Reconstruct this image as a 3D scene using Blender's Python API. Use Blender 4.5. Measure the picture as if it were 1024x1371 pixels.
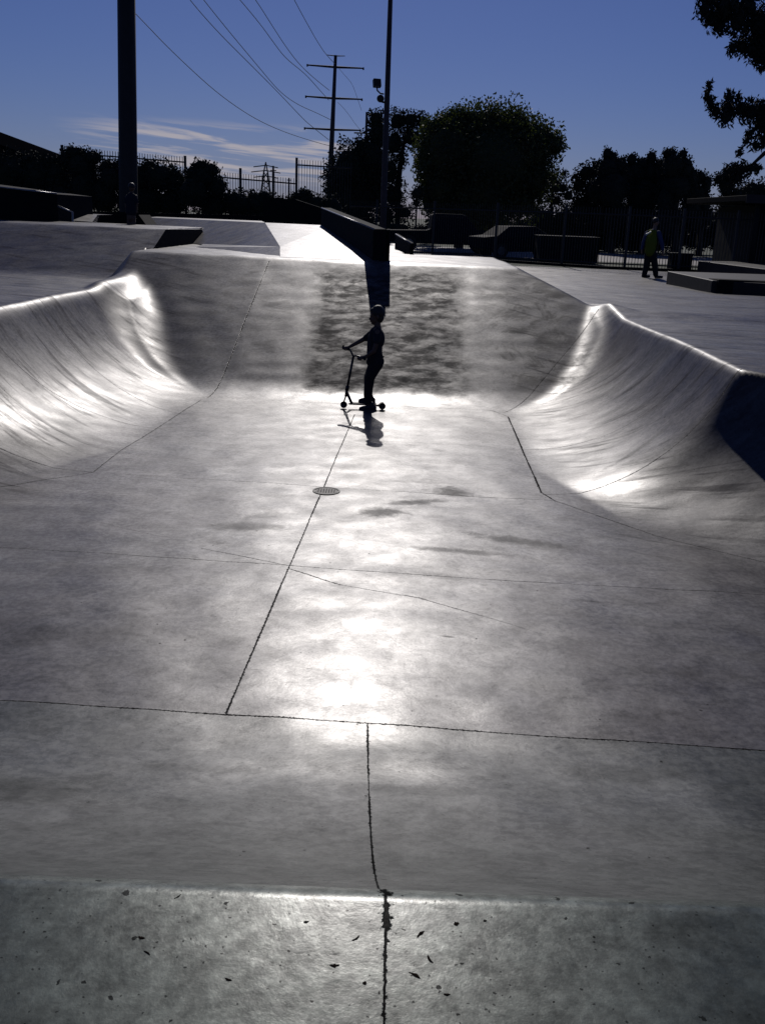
import bpy, math, random
import numpy as np
from math import radians as R_, sin, cos, pi, sqrt, atan
from mathutils import Vector, Matrix
sc = bpy.context.scene
for o in list(bpy.data.objects): bpy.data.objects.remove(o)
rnd = random.Random(7)

# ------------------------------------------------------------------ camera
FP = 1300.0; PITCH = atan(395/1300); ROLL = R_(2.2); CZ = 2.5
cd = bpy.data.cameras.new('camera'); cam = bpy.data.objects.new('camera', cd)
sc.collection.objects.link(cam); sc.camera = cam
cam.location = (0, 0, CZ)
CR = Matrix.Rotation(pi/2-PITCH, 3, 'X') @ Matrix.Rotation(ROLL, 3, 'Z')
cam.rotation_euler = CR.to_euler()
cd.sensor_fit = 'VERTICAL'; cd.sensor_height = 24; cd.lens = 24*FP/1371
cd.clip_start = .05; cd.clip_end = 6000
# ------------------------------------------------------------------ light
SUN_EL = 31.5; SUN_AZ = -1.3           # azimuth from +Y, negative = to the left
w = bpy.data.worlds.new('World'); sc.world = w; w.use_nodes = True
nt = w.node_tree; N = nt.nodes; L = nt.links
for n in list(N): N.remove(n)
wo = N.new('ShaderNodeOutputWorld'); bg = N.new('ShaderNodeBackground')
sky = N.new('ShaderNodeTexSky'); sky.sky_type = 'NISHITA'; sky.sun_disc = False
sky.sun_elevation = R_(SUN_EL); sky.sun_rotation = R_(SUN_AZ)
sky.air_density = 1.0; sky.dust_density = 0.15; sky.ozone_density = 5.0; sky.altitude = 50
tint = N.new('ShaderNodeMixRGB'); tint.blend_type = 'MULTIPLY'; tint.inputs[0].default_value = 1
tint.inputs[2].default_value = (.72, .75, 1.24, 1)
L.new(sky.outputs[0], tint.inputs[1])
# thin clouds low in the sky, laid out by direction
tc = N.new('ShaderNodeTexCoord'); sep = N.new('ShaderNodeSeparateXYZ'); L.new(tc.outputs['Generated'], sep.inputs[0])
def wm(op, a, b=None, clamp=False):
    n = N.new('ShaderNodeMath'); n.operation = op; n.use_clamp = clamp
    for i, v in enumerate((a, b)):
        if v is None: continue
        if isinstance(v, (int, float)): n.inputs[i].default_value = v
        else: L.new(v, n.inputs[i])
    return n.outputs[0]
az = wm('ARCTAN2', sep.outputs[0], sep.outputs[1]); el = wm('ARCSINE', sep.outputs[2])
cmb = N.new('ShaderNodeCombineXYZ')
L.new(wm('MULTIPLY', az, 9), cmb.inputs[0]); L.new(wm('MULTIPLY', wm('ADD', el, wm('MULTIPLY', az, .07)), 120), cmb.inputs[1])
cn = N.new('ShaderNodeTexNoise'); cn.inputs['Scale'].default_value = 1.0; cn.inputs['Detail'].default_value = 6
cn.inputs['Roughness'].default_value = .55; cn.inputs['Distortion'].default_value = .35
L.new(cmb.outputs[0], cn.inputs['Vector'])
cr = N.new('ShaderNodeMapRange'); cr.interpolation_type = 'SMOOTHSTEP'; cr.inputs[1].default_value = .45; cr.inputs[2].default_value = .60
L.new(cn.outputs[0], cr.inputs[0])
def bump(v, c, wd):   # 1 at c, 0 beyond wd
    d = wm('ABSOLUTE', wm('SUBTRACT', v, c)); m = N.new('ShaderNodeMapRange'); m.interpolation_type = 'SMOOTHSTEP'
    m.inputs[1].default_value = wd; m.inputs[2].default_value = wd*.45; L.new(d, m.inputs[0]); return m.outputs[0]
cm = wm('MULTIPLY', wm('MULTIPLY', cr.outputs[0], bump(el, .052, .032)), bump(az, -.16, .17))
cm = wm('MULTIPLY', cm, .85)
cmix = N.new('ShaderNodeMixRGB'); L.new(cm, cmix.inputs[0]); L.new(tint.outputs[0], cmix.inputs[1])
cmix.inputs[2].default_value = (15, 14, 15, 1)
L.new(cmix.outputs[0], bg.inputs[0]); bg.inputs[1].default_value = .047
L.new(bg.outputs[0], wo.inputs[0])
sl = bpy.data.lights.new('sun', 'SUN'); sl.energy = 3.6; sl.angle = R_(.5); sl.color = (1, .945, .90)
so = bpy.data.objects.new('sun', sl); sc.collection.objects.link(so)
sdir = Vector((sin(R_(SUN_AZ))*cos(R_(SUN_EL)), cos(R_(SUN_AZ))*cos(R_(SUN_EL)), sin(R_(SUN_EL))))
so.rotation_euler = sdir.to_track_quat('Z', 'Y').to_euler(); so.location = (0, 30, 40)
sc.view_settings.view_transform = 'Standard'; sc.view_settings.look = 'None'
sc.view_settings.gamma = 1; sc.view_settings.exposure = -0.8

# ------------------------------------------------------------------ helpers
def ray(x, y): return CR @ Vector(((x-512)/FP, -(y-685.5)/FP, -1))
def G(x, y, z=0.0):
    d = ray(x, y); return Vector((0, 0, CZ)) + d*((z-CZ)/d.z)
def at(x, y, Y):
    d = ray(x, y); return Vector((0, 0, CZ)) + d*(Y/d.y)
def link(o, parent=None):
    sc.collection.objects.link(o)
    if parent: o.parent = parent
    return o
def tag(o, label=None, cat=None, group=None, kind=None):
    for k, v in (('label', label), ('category', cat), ('group', group), ('kind', kind)):
        if v: o[k] = v
    return o
def empty(name, loc, label, cat, group=None):
    o = bpy.data.objects.new(name, None); o.location = loc; o.empty_display_size = .2
    link(o); return tag(o, label, cat, group)
class MB:
    """collects geometry, then builds ONE mesh object (world coordinates; parents sit unrotated)"""
    def __init__(s): s.v = []; s.f = []
    def add(s, v, f):
        b = len(s.v); s.v += [tuple(p) for p in v]; s.f += [tuple(i+b for i in q) for q in f]; return s
    def box(s, c, d, rz=0, ry=0, rx=0, bev=0):
        M = Matrix.Rotation(rz, 3, 'Z') @ Matrix.Rotation(ry, 3, 'Y') @ Matrix.Rotation(rx, 3, 'X')
        h = Vector(d)/2; c = Vector(c)
        v = [c + M@Vector((sx*h.x, sy*h.y, sz*h.z)) for sx in (-1, 1) for sy in (-1, 1) for sz in (-1, 1)]
        return s.add(v, [(0, 1, 3, 2), (4, 6, 7, 5), (0, 4, 5, 1), (2, 3, 7, 6), (0, 2, 6, 4), (1, 5, 7, 3)])
    def tube(s, pts, rad, n=10, cap=True):
        pts = [Vector(p) for p in pts]; rad = rad if isinstance(rad, (list, tuple)) else [rad]*len(pts)
        v = []; f = []; pv = None
        for i, p in enumerate(pts):
            t = (pts[min(i+1, len(pts)-1)] - pts[max(i-1, 0)]).normalized()
            if pv is None: u = t.orthogonal().normalized()
            else: u = (pv - t*pv.dot(t)).normalized()
            pv = u; q = t.cross(u)
            for k in range(n):
                a = 2*pi*k/n; v.append(p + (u*cos(a)+q*sin(a))*rad[i])
        for i in range(len(pts)-1):
            for k in range(n):
                f.append((i*n+k, i*n+(k+1) % n, (i+1)*n+(k+1) % n, (i+1)*n+k))
        if cap: f += [tuple(range(n-1, -1, -1)), tuple((len(pts)-1)*n+k for k in range(n))]
        return s.add(v, f)
    def sph(s, c, r, n=10, sc_=(1, 1, 1)):
        c = Vector(c); v = []; f = []
        for i in range(1, n):
            for k in range(n*2):
                a = pi*i/n; b = pi*k/n
                v.append(c+Vector((r*sin(a)*cos(b)*sc_[0], r*sin(a)*sin(b)*sc_[1], r*cos(a)*sc_[2])))
        m = n*2
        for i in range(n-2):
            for k in range(m): f.append((i*m+k, (i+1)*m+k, (i+1)*m+(k+1) % m, i*m+(k+1) % m))
        t = len(v); v += [c+Vector((0, 0, r*sc_[2])), c-Vector((0, 0, r*sc_[2]))]
        for k in range(m): f += [(t, k, (k+1) % m), (t+1, (n-2)*m+(k+1) % m, (n-2)*m+k)]
        return s.add(v, f)
    def prism(s, poly, dvec):
        """closed prism from polygon points and an extrusion vector"""
        n = len(poly); p = [Vector(q) for q in poly]; d = Vector(dvec)
        return s.add(p+[q+d for q in p], [tuple(range(n-1, -1, -1)), tuple(range(n, 2*n))]+[(i, (i+1) % n, n+(i+1) % n, n+i) for i in range(n)])
    def build(s, name, mat, parent=None, smooth=False, bevel=0):
        me = bpy.data.meshes.new(name); me.from_pydata(s.v, [], s.f)
        o = bpy.data.objects.new(name, me)
        if parent:
            off = parent.matrix_basis.translation
            pp = parent
            while pp.parent: pp = pp.parent; off = off + pp.matrix_basis.translation
            me.transform(Matrix.Translation(-off))
        me.materials.append(mat)
        import bmesh
        bm = bmesh.new(); bm.from_mesh(me); bmesh.ops.recalc_face_normals(bm, faces=bm.faces); bm.to_mesh(me); bm.free()
        if smooth: me.polygons.foreach_set('use_smooth', [True]*len(me.polygons))
        if bevel:
            b = o.modifiers.new('bevel', 'BEVEL'); b.width = bevel; b.segments = 2; b.limit_method = 'ANGLE'
        return link(o, parent)
def mat(name, col, rough=.7, noise=0, nscale=8, bump_=0, metallic=0, spec=.5, trans=0):
    m = bpy.data.materials.new(name); m.use_nodes = True; t = m.node_tree; b = t.nodes['Principled BSDF']
    b.inputs['Base Color'].default_value = (*col, 1); b.inputs['Roughness'].default_value = rough
    b.inputs['Metallic'].default_value = metallic; b.inputs['Specular IOR Level'].default_value = spec
    c = t.nodes.new('ShaderNodeTexCoord'); n = t.nodes.new('ShaderNodeTexNoise')
    n.inputs['Scale'].default_value = nscale; n.inputs['Detail'].default_value = 5
    t.links.new(c.outputs['Object'], n.inputs['Vector'])
    if noise:
        r = t.nodes.new('ShaderNodeMapRange'); r.inputs[1].default_value = .3; r.inputs[2].default_value = .7
        r.inputs[3].default_value = 1-noise; r.inputs[4].default_value = 1+noise; t.links.new(n.outputs[0], r.inputs[0])
        x = t.nodes.new('ShaderNodeVectorMath'); x.operation = 'SCALE'; x.inputs[0].default_value = col
        t.links.new(r.outputs[0], x.inputs['Scale']); t.links.new(x.outputs[0], b.inputs['Base Color'])
    if bump_:
        q = t.nodes.new('ShaderNodeBump'); q.inputs['Strength'].default_value = bump_; q.inputs['Distance'].default_value = .02
        t.links.new(n.outputs[0], q.inputs['Height']); t.links.new(q.outputs[0], b.inputs['Normal'])
    if trans:
        tr = t.nodes.new('ShaderNodeBsdfTranslucent'); tr.inputs[0].default_value = (col[0]*1.6, col[1]*1.6, col[2]*.8, 1)
        mx = t.nodes.new('ShaderNodeMixShader'); mx.inputs[0].default_value = trans
        t.links.new(b.outputs[0], mx.inputs[1]); t.links.new(tr.outputs[0], mx.inputs[2])
        t.links.new(mx.outputs[0], t.nodes['Material Output'].inputs[0])
    return m

# ------------------------------------------------------------------ concrete material
FLOOR_Z = 0.0
CORN = dict(a=(-2.55, 13.25), b=(1.55, 12.95))
def P2(x, y, z=0.0):
    p = G(x, y, z); return (p.x, p.y)
# joint lines and cracks in plan: (start, end, half width in metres, strength)
J = [
 (P2(-300, 917), P2(1324, 1024), .0045, 1),
 (P2(-300, 714), P2(1324, 816), .0034, .8),
 (P2(303, 955), P2(475, 555), .0045, .95),
 (P2(150, 634), P2(740, 670), .004, .6),
 (P2(492, 970), (.043, 2.0), .0036, 1), ((.043, 2.0), (.043, 1.9), .005, 1),
 ((-2.50, 13.45), (1.45, 13.22), .006, .45),
 ((-2.85, 9.2), (-2.83, 10.1), .006, .8), ((-2.83, 10.1), (-2.55, 13.25), .006, .8),
 ((-2.85, 9.2), (-6.0, 6.15), .006, .8),
 ((1.45, 13.22), (1.63, 12.83), .006, .8), ((1.63, 12.83), (1.53, 9.07), .008, 1),
 ((1.53, 9.07), (1.62, 8.8), .008, 1), ((1.62, 8.8), (2.32, 7.86), .006, .8), ((2.32, 7.86), (5.2, 5.2), .005, .7),
 ((-2.85, 9.2), (-4.9, 9.75), .006, .7),
 ((-2.65, 11.3), (-4.9, 11.75), .006, .55), ((-2.62, 12.2), (-4.9, 13.8), .006, .5),
 ((-2.5, 13.4), (-2.22, 18.1), .008, .7),
 ((1.55, 10.95), (3.6, 10.75), .006, .5), ((-.5, 11.15), (1.55, 10.95), .0025, .3),
 ((1.57, 9.0), (3.65, 9.6), .006, .7), ((1.6, 13.1), (3.4, 16.2), .006, .6),
 (P2(388, 762), P2(455, 782), .005, .8), (P2(455, 782), P2(560, 800), .004, .5), (P2(560, 800), P2(640, 822), .004, .5),
 (P2(640, 822), P2(730, 850), .003, .3), (P2(270, 734), P2(388, 758), .004, .6), (P2(130, 700), P2(215, 718), .003, .5),
]
def concrete(name, deck=False, joints=True):
    m = bpy.data.materials.new(name); m.use_nodes = True; t = m.node_tree; N = t.nodes; L = t.links
    b = N['Principled BSDF']
    def M(op, a, b_=None, c=None, clamp=False):
        n = N.new('ShaderNodeMath'); n.operation = op; n.use_clamp = clamp
        for i, v in enumerate((a, b_, c)):
            if v is None: continue
            if isinstance(v, (int, float)): n.inputs[i].default_value = v
            else: L.new(v, n.inputs[i])
        return n.outputs[0]
    def V(op, a, b_=None, sc_=None):
        n = N.new('ShaderNodeVectorMath'); n.operation = op
        for i, v in enumerate((a, b_)):
            if v is None: continue
            if isinstance(v, (tuple, list)): n.inputs[i].default_value = (*v, 0)[:3]
            else: L.new(v, n.inputs[i])
        if sc_ is not None:
            if isinstance(sc_, (int, float)): n.inputs['Scale'].default_value = sc_
            else: L.new(sc_, n.inputs['Scale'])
        return n.outputs['Value'] if op in ('DOT_PRODUCT', 'LENGTH', 'DISTANCE') else n.outputs[0]
    def NZ(vec, scale, detail=6, rough=.6, dist=0):
        n = N.new('ShaderNodeTexNoise'); n.inputs['Scale'].default_value = scale; n.inputs['Detail'].default_value = detail
        n.inputs['Roughness'].default_value = rough; n.inputs['Distortion'].default_value = dist; L.new(vec, n.inputs['Vector']); return n
    def MR(v, a, c, lo=0, hi=1, sm=True):
        n = N.new('ShaderNodeMapRange'); n.interpolation_type = 'SMOOTHSTEP' if sm else 'LINEAR'
        L.new(v, n.inputs[0])
        for i, q in enumerate((a, c, lo, hi)): n.inputs[i+1].default_value = q
        return n.outputs[0]
    co = N.new('ShaderNodeTexCoord').outputs['Object']
    flat = V('MULTIPLY', co, (1, 1, 0))
    def stretch(s): return V('MULTIPLY', co, s)
    big = NZ(co, .55, 5, .6).outputs[0]; mid = NZ(co, 2.3, 7, .65, .4).outputs[0]
    fine = NZ(co, 22, 6, .7).outputs[0]; grit = NZ(co, 160, 3, .6).outputs[0]
    strk = NZ(stretch((.35, 3.2, 1.2)), 1.7, 7, .65, .8).outputs[0]
    # rubber and wear streaks that run up the curved faces
    sepn = N.new('ShaderNodeSeparateXYZ'); L.new(co, sepn.inputs[0]); X, Y_, Z = sepn.outputs
    side = MR(M('ABSOLUTE', M('ADD', X, .62)), 2.1, 2.9); side = M('MULTIPLY', side, MR(Y_, 6.2, 8.5))
    iso = NZ(co, 5.5, 8, .7, .5).outputs[0]
    strk = M('ADD', M('MULTIPLY', strk, side), M('MULTIPLY', iso, M('SUBTRACT', 1, side)))
    stk = MR(strk, .42, .62)
    diag = NZ(V('MULTIPLY', V('ADD', co, V('SCALE', (0, 1, 0), sc_=M('MULTIPLY', X, .55))), (.5, 5.5, .8)), 1.4, 7, .65, .6).outputs[0]
    scuff = M('MULTIPLY', side, MR(diag, .5, .66, 0, .75))
    val = M('ADD', M('MULTIPLY', big, .5), M('ADD', M('MULTIPLY', mid, .4), M('MULTIPLY', fine, .5)))
    base = MR(val, .5, .9, .6, 1.4, False)
    dark = None
    def blob(cx, cy, rx, ry, rot, amt, soft=.75, ns=7):
        nonlocal dark
        d = V('SUBTRACT', flat, (cx, cy, 0))
        c_, s_ = cos(rot), sin(rot)
        u = V('DOT_PRODUCT', d, (c_/rx, s_/rx, 0)); v = V('DOT_PRODUCT', d, (-s_/ry, c_/ry, 0))
        r = M('SQRT', M('ADD', M('MULTIPLY', u, u), M('MULTIPLY', v, v)))
        r = M('ADD', r, M('MULTIPLY', M('SUBTRACT', NZ(co, ns, 6, .7, .5).outputs[0], .5), 1.6))
        k = MR(r, 1.0, 1.0-soft, 0, amt)
        dark = k if dark is None else M('MAXIMUM', dark, k)
    if joints:
        # worn darker field in the middle of the far bank
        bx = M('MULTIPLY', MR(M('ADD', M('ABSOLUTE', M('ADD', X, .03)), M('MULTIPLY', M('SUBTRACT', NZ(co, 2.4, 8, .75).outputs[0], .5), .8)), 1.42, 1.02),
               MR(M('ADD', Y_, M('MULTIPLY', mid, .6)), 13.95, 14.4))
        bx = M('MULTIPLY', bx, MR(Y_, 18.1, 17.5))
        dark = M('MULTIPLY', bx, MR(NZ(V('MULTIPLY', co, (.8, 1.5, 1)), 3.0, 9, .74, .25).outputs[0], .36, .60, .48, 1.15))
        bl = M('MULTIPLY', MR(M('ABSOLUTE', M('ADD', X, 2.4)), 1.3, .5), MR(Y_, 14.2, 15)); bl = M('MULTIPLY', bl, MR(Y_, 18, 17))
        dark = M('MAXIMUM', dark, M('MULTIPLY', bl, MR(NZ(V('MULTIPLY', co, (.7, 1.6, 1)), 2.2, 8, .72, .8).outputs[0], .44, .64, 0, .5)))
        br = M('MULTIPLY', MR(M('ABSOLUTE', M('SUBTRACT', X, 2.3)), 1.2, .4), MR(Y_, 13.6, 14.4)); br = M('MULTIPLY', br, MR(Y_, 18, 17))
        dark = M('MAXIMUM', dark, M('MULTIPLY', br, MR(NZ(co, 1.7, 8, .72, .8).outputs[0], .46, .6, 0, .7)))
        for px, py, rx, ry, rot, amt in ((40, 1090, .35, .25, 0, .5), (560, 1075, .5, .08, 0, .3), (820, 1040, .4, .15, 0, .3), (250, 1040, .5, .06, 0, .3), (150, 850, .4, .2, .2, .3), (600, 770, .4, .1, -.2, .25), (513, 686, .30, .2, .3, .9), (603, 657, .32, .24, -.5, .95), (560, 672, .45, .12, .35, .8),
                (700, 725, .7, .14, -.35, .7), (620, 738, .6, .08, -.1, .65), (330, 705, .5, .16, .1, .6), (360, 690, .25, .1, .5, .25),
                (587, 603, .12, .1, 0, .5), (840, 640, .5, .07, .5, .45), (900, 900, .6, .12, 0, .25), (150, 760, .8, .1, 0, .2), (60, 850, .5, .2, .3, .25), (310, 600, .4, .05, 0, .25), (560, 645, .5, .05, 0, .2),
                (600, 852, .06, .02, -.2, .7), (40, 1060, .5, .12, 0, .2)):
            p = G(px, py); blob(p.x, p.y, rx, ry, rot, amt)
    # pits and specks
    vo = N.new('ShaderNodeTexVoronoi'); vo.inputs['Scale'].default_value = 14 if not deck else 17; vo.inputs['Randomness'].default_value = 1
    L.new(V('ADD', co, V('SCALE', NZ(co, 30, 3).outputs[1], sc_=.035)), vo.inputs['Vector'])
    sel = M('GREATER_THAN', N_sep(N, L, vo.outputs['Color']), .50 if deck else .86)
    pr = MR(N_sep(N, L, vo.outputs['Color'], 1), 0, 1, .04, .16 if deck else .11, False)
    pit = M('MULTIPLY', M('LESS_THAN', vo.outputs['Distance'], pr), sel)
    vo2 = N.new('ShaderNodeTexVoronoi'); vo2.inputs['Scale'].default_value = 55
    L.new(V('ADD', co, V('SCALE', NZ(co, 60, 3).outputs[1], sc_=.015)), vo2.inputs['Vector'])
    pit2 = M('MULTIPLY', M('LESS_THAN', vo2.outputs['Distance'], .15), M('GREATER_THAN', N_sep(N, L, vo2.outputs['Color']), .66 if deck else .9))
    pit = M('MAXIMUM', pit, M('MULTIPLY', pit2, .8))
    # hairline map cracking
    vc = N.new('ShaderNodeTexVoronoi'); vc.feature = 'DISTANCE_TO_EDGE'; vc.inputs['Scale'].default_value = 3.1
    L.new(V('ADD', co, V('SCALE', NZ(co, 5, 5, .7).outputs[1], sc_=.28)), vc.inputs['Vector'])
    hair = M('MULTIPLY', MR(vc.outputs['Distance'], .012, .002), MR(NZ(co, .8, 2).outputs[0], .5, .62, 0, .10))
    line = None
    if joints or deck:
        wob = V('MULTIPLY', V('SUBTRACT', NZ(flat, 26, 5, .75).outputs[1], (.5, .5, .5)), (.010, .010, 0))
        pw = V('ADD', flat, wob)
        chip = M('ADD', MR(NZ(flat, 45, 3, .8).outputs[0], .5, .72, .75, 3.0, False), MR(NZ(flat, 2.2, 3, .6).outputs[0], .35, .65, -.35, .35, False))
        segs = J if joints else []
        if deck: segs = [((.043, 1.96), (.03, -1.0), .0027, 1), ((.040, 1.95), (.043, 1.83), .0055, 1), ((.036, 1.925), (.046, 1.90), .012, 1), ((.043, 1.83), (.045, 1.79), .0075, 1)]
        for (a, c, hw, st) in segs:
            a = Vector((*a, 0)); c = Vector((*c, 0)); d = c-a
            pa = V('SUBTRACT', pw, tuple(a)); tt = V('DOT_PRODUCT', pa, tuple(d/d.length_squared))
            q = N.new('ShaderNodeClamp'); L.new(tt, q.inputs[0])
            pr_ = V('SCALE', tuple(d), sc_=q.outputs[0]); dd = V('DISTANCE', pa, pr_)
            dd = M('DIVIDE', dd, M('MULTIPLY', chip, hw))
            k = MR(dd, 1.25, .7, 0, st); line = k if line is None else M('MAXIMUM', line, k)
    tot = M('MAXIMUM', M('MULTIPLY', pit, .75), hair)
    if line is not None: tot = M('MAXIMUM', tot, line)
    # colour
    ramp = N.new('ShaderNodeMixRGB'); L.new(MR(big, .4, .6), ramp.inputs[0])
    c1, c2 = ((.036, .043, .037), (.032, .041, .036)) if deck else ((.062, .053, .055), (.057, .053, .055))
    ramp.inputs[1].default_value = (*c1, 1); ramp.inputs[2].default_value = (*c2, 1)
    sw = M('MULTIPLY', base, MR(stk, 0, 1, .85, 1.12, False))
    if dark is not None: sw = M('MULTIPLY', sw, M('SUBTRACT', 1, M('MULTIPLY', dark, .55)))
    if deck:
        dk = NZ(co, 13, 9, .78, .15).outputs[0]; sw = M('MULTIPLY', sw, MR(dk, .33, .66, .75, 1.12))
    sw = M('MULTIPLY', sw, M('SUBTRACT', 1, M('MULTIPLY', tot, .92)))
    basec = ramp.outputs[0]
    if joints:
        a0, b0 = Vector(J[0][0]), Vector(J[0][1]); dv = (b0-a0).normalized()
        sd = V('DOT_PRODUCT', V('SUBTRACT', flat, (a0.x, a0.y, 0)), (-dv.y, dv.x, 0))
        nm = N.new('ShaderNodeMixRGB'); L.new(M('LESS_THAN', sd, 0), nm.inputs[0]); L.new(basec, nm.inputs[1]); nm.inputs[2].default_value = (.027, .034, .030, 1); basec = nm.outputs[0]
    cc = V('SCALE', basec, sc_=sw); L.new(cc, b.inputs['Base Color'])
    # gloss: trowelled, worn concrete
    ro = M('ADD', MR(mid, .3, .7, .42, .52), M('MULTIPLY', M('SUBTRACT', fine, .5), .25))
    if deck: ro = M('ADD', ro, MR(dk, .38, .6, .04, -.05))
    if dark is not None: ro = M('ADD', ro, M('MULTIPLY', dark, .12))
    ro = M('ADD', ro, M('MULTIPLY', tot, .4)); L.new(ro, b.inputs['Roughness'])
    # polished by wheels in places: fine-scale and streaky variation of the sheen
    pol = M('ADD', M('MULTIPLY', fine, .45), M('ADD', M('MULTIPLY', strk, .55), M('MULTIPLY', NZ(co, 70, 4, .7).outputs[0], .35)))
    sh = MR(pol, .50, .88, .35, 1.3, False)
    if deck: sh = M('MULTIPLY', sh, MR(dk, .33, .68, .7, 1.2))
    sh = M('MULTIPLY', sh, M('SUBTRACT', 1, M('MULTIPLY', tot, .95)))
    sh = M('MULTIPLY', sh, M('SUBTRACT', 1, M('MULTIPLY', scuff, 1.0)))
    sh = M('MULTIPLY', sh, MR(NZ(co, 1.3, 7, .72, .7).outputs[0], .36, .60, .82, 1.10))
    if joints: sh = M('MULTIPLY', sh, M('SUBTRACT', 1, M('MULTIPLY', M('MULTIPLY', MR(NZ(V('MULTIPLY', co, (.8, 2.2, 1)), 1.9, 9, .75, .9).outputs[0], .56, .68), MR(NZ(co, .7, 3).outputs[0], .42, .6)), .55)))
    if dark is not None: sh = M('MULTIPLY', sh, M('SUBTRACT', 1, M('MULTIPLY', dark, .80)))
    L.new(M('MULTIPLY', M('MULTIPLY', sh, M('SUBTRACT', 1, M('MULTIPLY', side, .28))), .36 if deck else .43), b.inputs['Specular IOR Level'])
    L.new(M('MULTIPLY', M('MULTIPLY', sh, M('SUBTRACT', 1, M('MULTIPLY', side, .55))), .62 if deck else .30), b.inputs['Coat Weight'])
    L.new(MR(fine, .3, .7, .24, .31), b.inputs['Coat Roughness'])
    if deck: b.inputs['Specular Tint'].default_value = (.92, 1, .94, 1); b.inputs['Coat Tint'].default_value = (.93, 1, .96, 1)
    h = M('ADD', M('MULTIPLY', NZ(co, 2.0, 2, .45, .3).outputs[0], .0045), M('ADD', M('MULTIPLY', fine, .00055), M('MULTIPLY', grit, .00012)))
    h = M('ADD', h, M('MULTIPLY', strk, .0010))
    h = M('SUBTRACT', h, M('MULTIPLY', line if line is not None else pit, .002))
    bp = N.new('ShaderNodeBump'); bp.inputs['Distance'].default_value = 1.0; bp.inputs['Strength'].default_value = .9
    L.new(h, bp.inputs['Height']); L.new(bp.outputs[0], b.inputs['Normal']); L.new(bp.outputs[0], b.inputs['Coat Normal'])
    return m
def N_sep(N, L, col, ch=0):
    n = N.new('ShaderNodeSeparateColor'); L.new(col, n.inputs[0]); return n.outputs[ch]
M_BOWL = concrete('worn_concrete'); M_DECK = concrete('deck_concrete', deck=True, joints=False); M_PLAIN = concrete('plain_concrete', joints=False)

# ------------------------------------------------------------------ the bowl and its decks (one height sheet)
def smin(a, b, k): h = np.clip(.5+.5*(b-a)/k, 0, 1); return b*(1-h)+a*h-k*h*(1-h)
def smax(a, b, k): return -smin(-a, -b, k)
def circ(d, Rr, th):
    """concave transition of radius Rr from flat up to angle th, then straight"""
    dm = Rr*math.sin(th); d0 = np.clip(d, 0, dm)
    return Rr-np.sqrt(Rr*Rr-d0*d0) + np.maximum(d-dm, 0)*math.tan(th)
def dl(x, y, a, b):
    """signed distance to the left of a->b"""
    dx, dy = b[0]-a[0], b[1]-a[1]; n = math.hypot(dx, dy); return (dx*(y-a[1])-dy*(x-a[0]))/n
PZ = 1.72
_a, _d, _t = G(205, 333, PZ), Vector((-4.77, 21.18, 2.081)), at(0, 293, 22.6)
_n = (_d-_a).cross(_t-_a); PA = (-_n.x/_n.z, -_n.y/_n.z, _a.dot(_n)/_n.z)
def terrain(x, y):
    deckR = 1.2 - .3*np.clip((y-12)/18, 0, 1); p1 = PA[0]*x+PA[1]*y+PA[2]-.008
    wl = dl(x, y, (-4.79, 20.07), (-4.69, 26))
    p1 = np.where((wl > .12) & (y < 26), p1, 1.2); p1 = np.minimum(p1, 2.075)
    p1 = np.where(wl > .12, p1, 1.2)
    deckL = smax(1.2+0*x, p1, .10)
    # far bank
    wL = np.clip((-2.2-x)/1.7, 0, 1); wL = wL*wL*(3-2*wL)
    df = (y-(13.36-.09*(x+.5)))*(1+.03*wL) - .12*np.maximum(0, -2.3-x)
    far = circ(df, 2.3, R_(21.8))
    cap = np.where(x < .3, PZ, PZ - .45*np.clip(y-22.4, 0, 1.9))
    cap = np.minimum(cap, PZ - .47*np.clip(x-2.25, 0, 1.7))
    cap = np.where(y > 31, np.minimum(cap, PZ-.4*np.clip(y-31, 0, 2)), cap)
    far = smin(far, cap, .05) - 1.1*np.maximum(0, -4.85-x)
    far = np.maximum(far, 0)
    # left quarter pipes: one faces right, one faces the viewer
    l1 = dl(x, y, (-2.84, 9.2), (-2.55, 13.25)); l2 = dl(x, y, (-3.52, 8.55), (-2.85, 9.2))
    q1 = circ(l1, 2.85, R_(56))+3*np.maximum(l1-2.4, 0); q2 = circ(l2, 2.85, R_(56))+3*np.maximum(l2-2.4, 0)
    left = smin(smin(q1, q2, .12), deckL, .15)
    r1 = -dl(x, y, (1.53, 9.07), (1.63, 12.83)); r2 = -dl(x, y, (2.28, 7.88), (1.6, 8.82))
    q1 = circ(r1, 2.05, R_(66)); q2 = circ(r2, 2.05, R_(66))
    right = smin(smin(q1, q2, .14), np.maximum(deckR, 0), .09)
    # near bank
    nb = (4.47-.055*x-y)*2.56/(2.56-.055*x)
    near = circ(np.maximum(nb, 0), 3.75, R_(43.5))
    near = smin(near, 1.0+0*x, .05)
    kk = lambda a, b: 1.15*np.clip(np.minimum(a, b)/.75, .0, 1)*np.clip((18.4-y)/2.2, 0, 1)+1e-4
    z = smax(far, left, kk(far, left)); z = smax(z, right, .62*kk(z, right)); z = np.maximum(z, near)
    # the decks around level out to the ground outside
    e = np.clip((np.abs(x)-11)/2.5, 0, 1); z = z*(1-e)+.9*e
    e = np.clip((y-32)/2.5, 0, 1); z = z*(1-e)+.9*e
    return z
def seg(a, b, s): return list(np.arange(a, b-1e-6, s))
xs = np.array(seg(-14, -6.5, .3)+seg(-6.5, 5.5, .04)+seg(5.5, 14.01, .3))
yd = np.array(seg(-6, 1.6, .4)+seg(1.6, 1.86, .02)+seg(1.86, 1.96, .004)+[1.96])
ys = np.array(seg(1.96, 2.0, .004)+seg(2.0, 3, .02)+seg(3, 22.4, .035)+seg(22.4, 34.6, .15)+[34.6])
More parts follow.
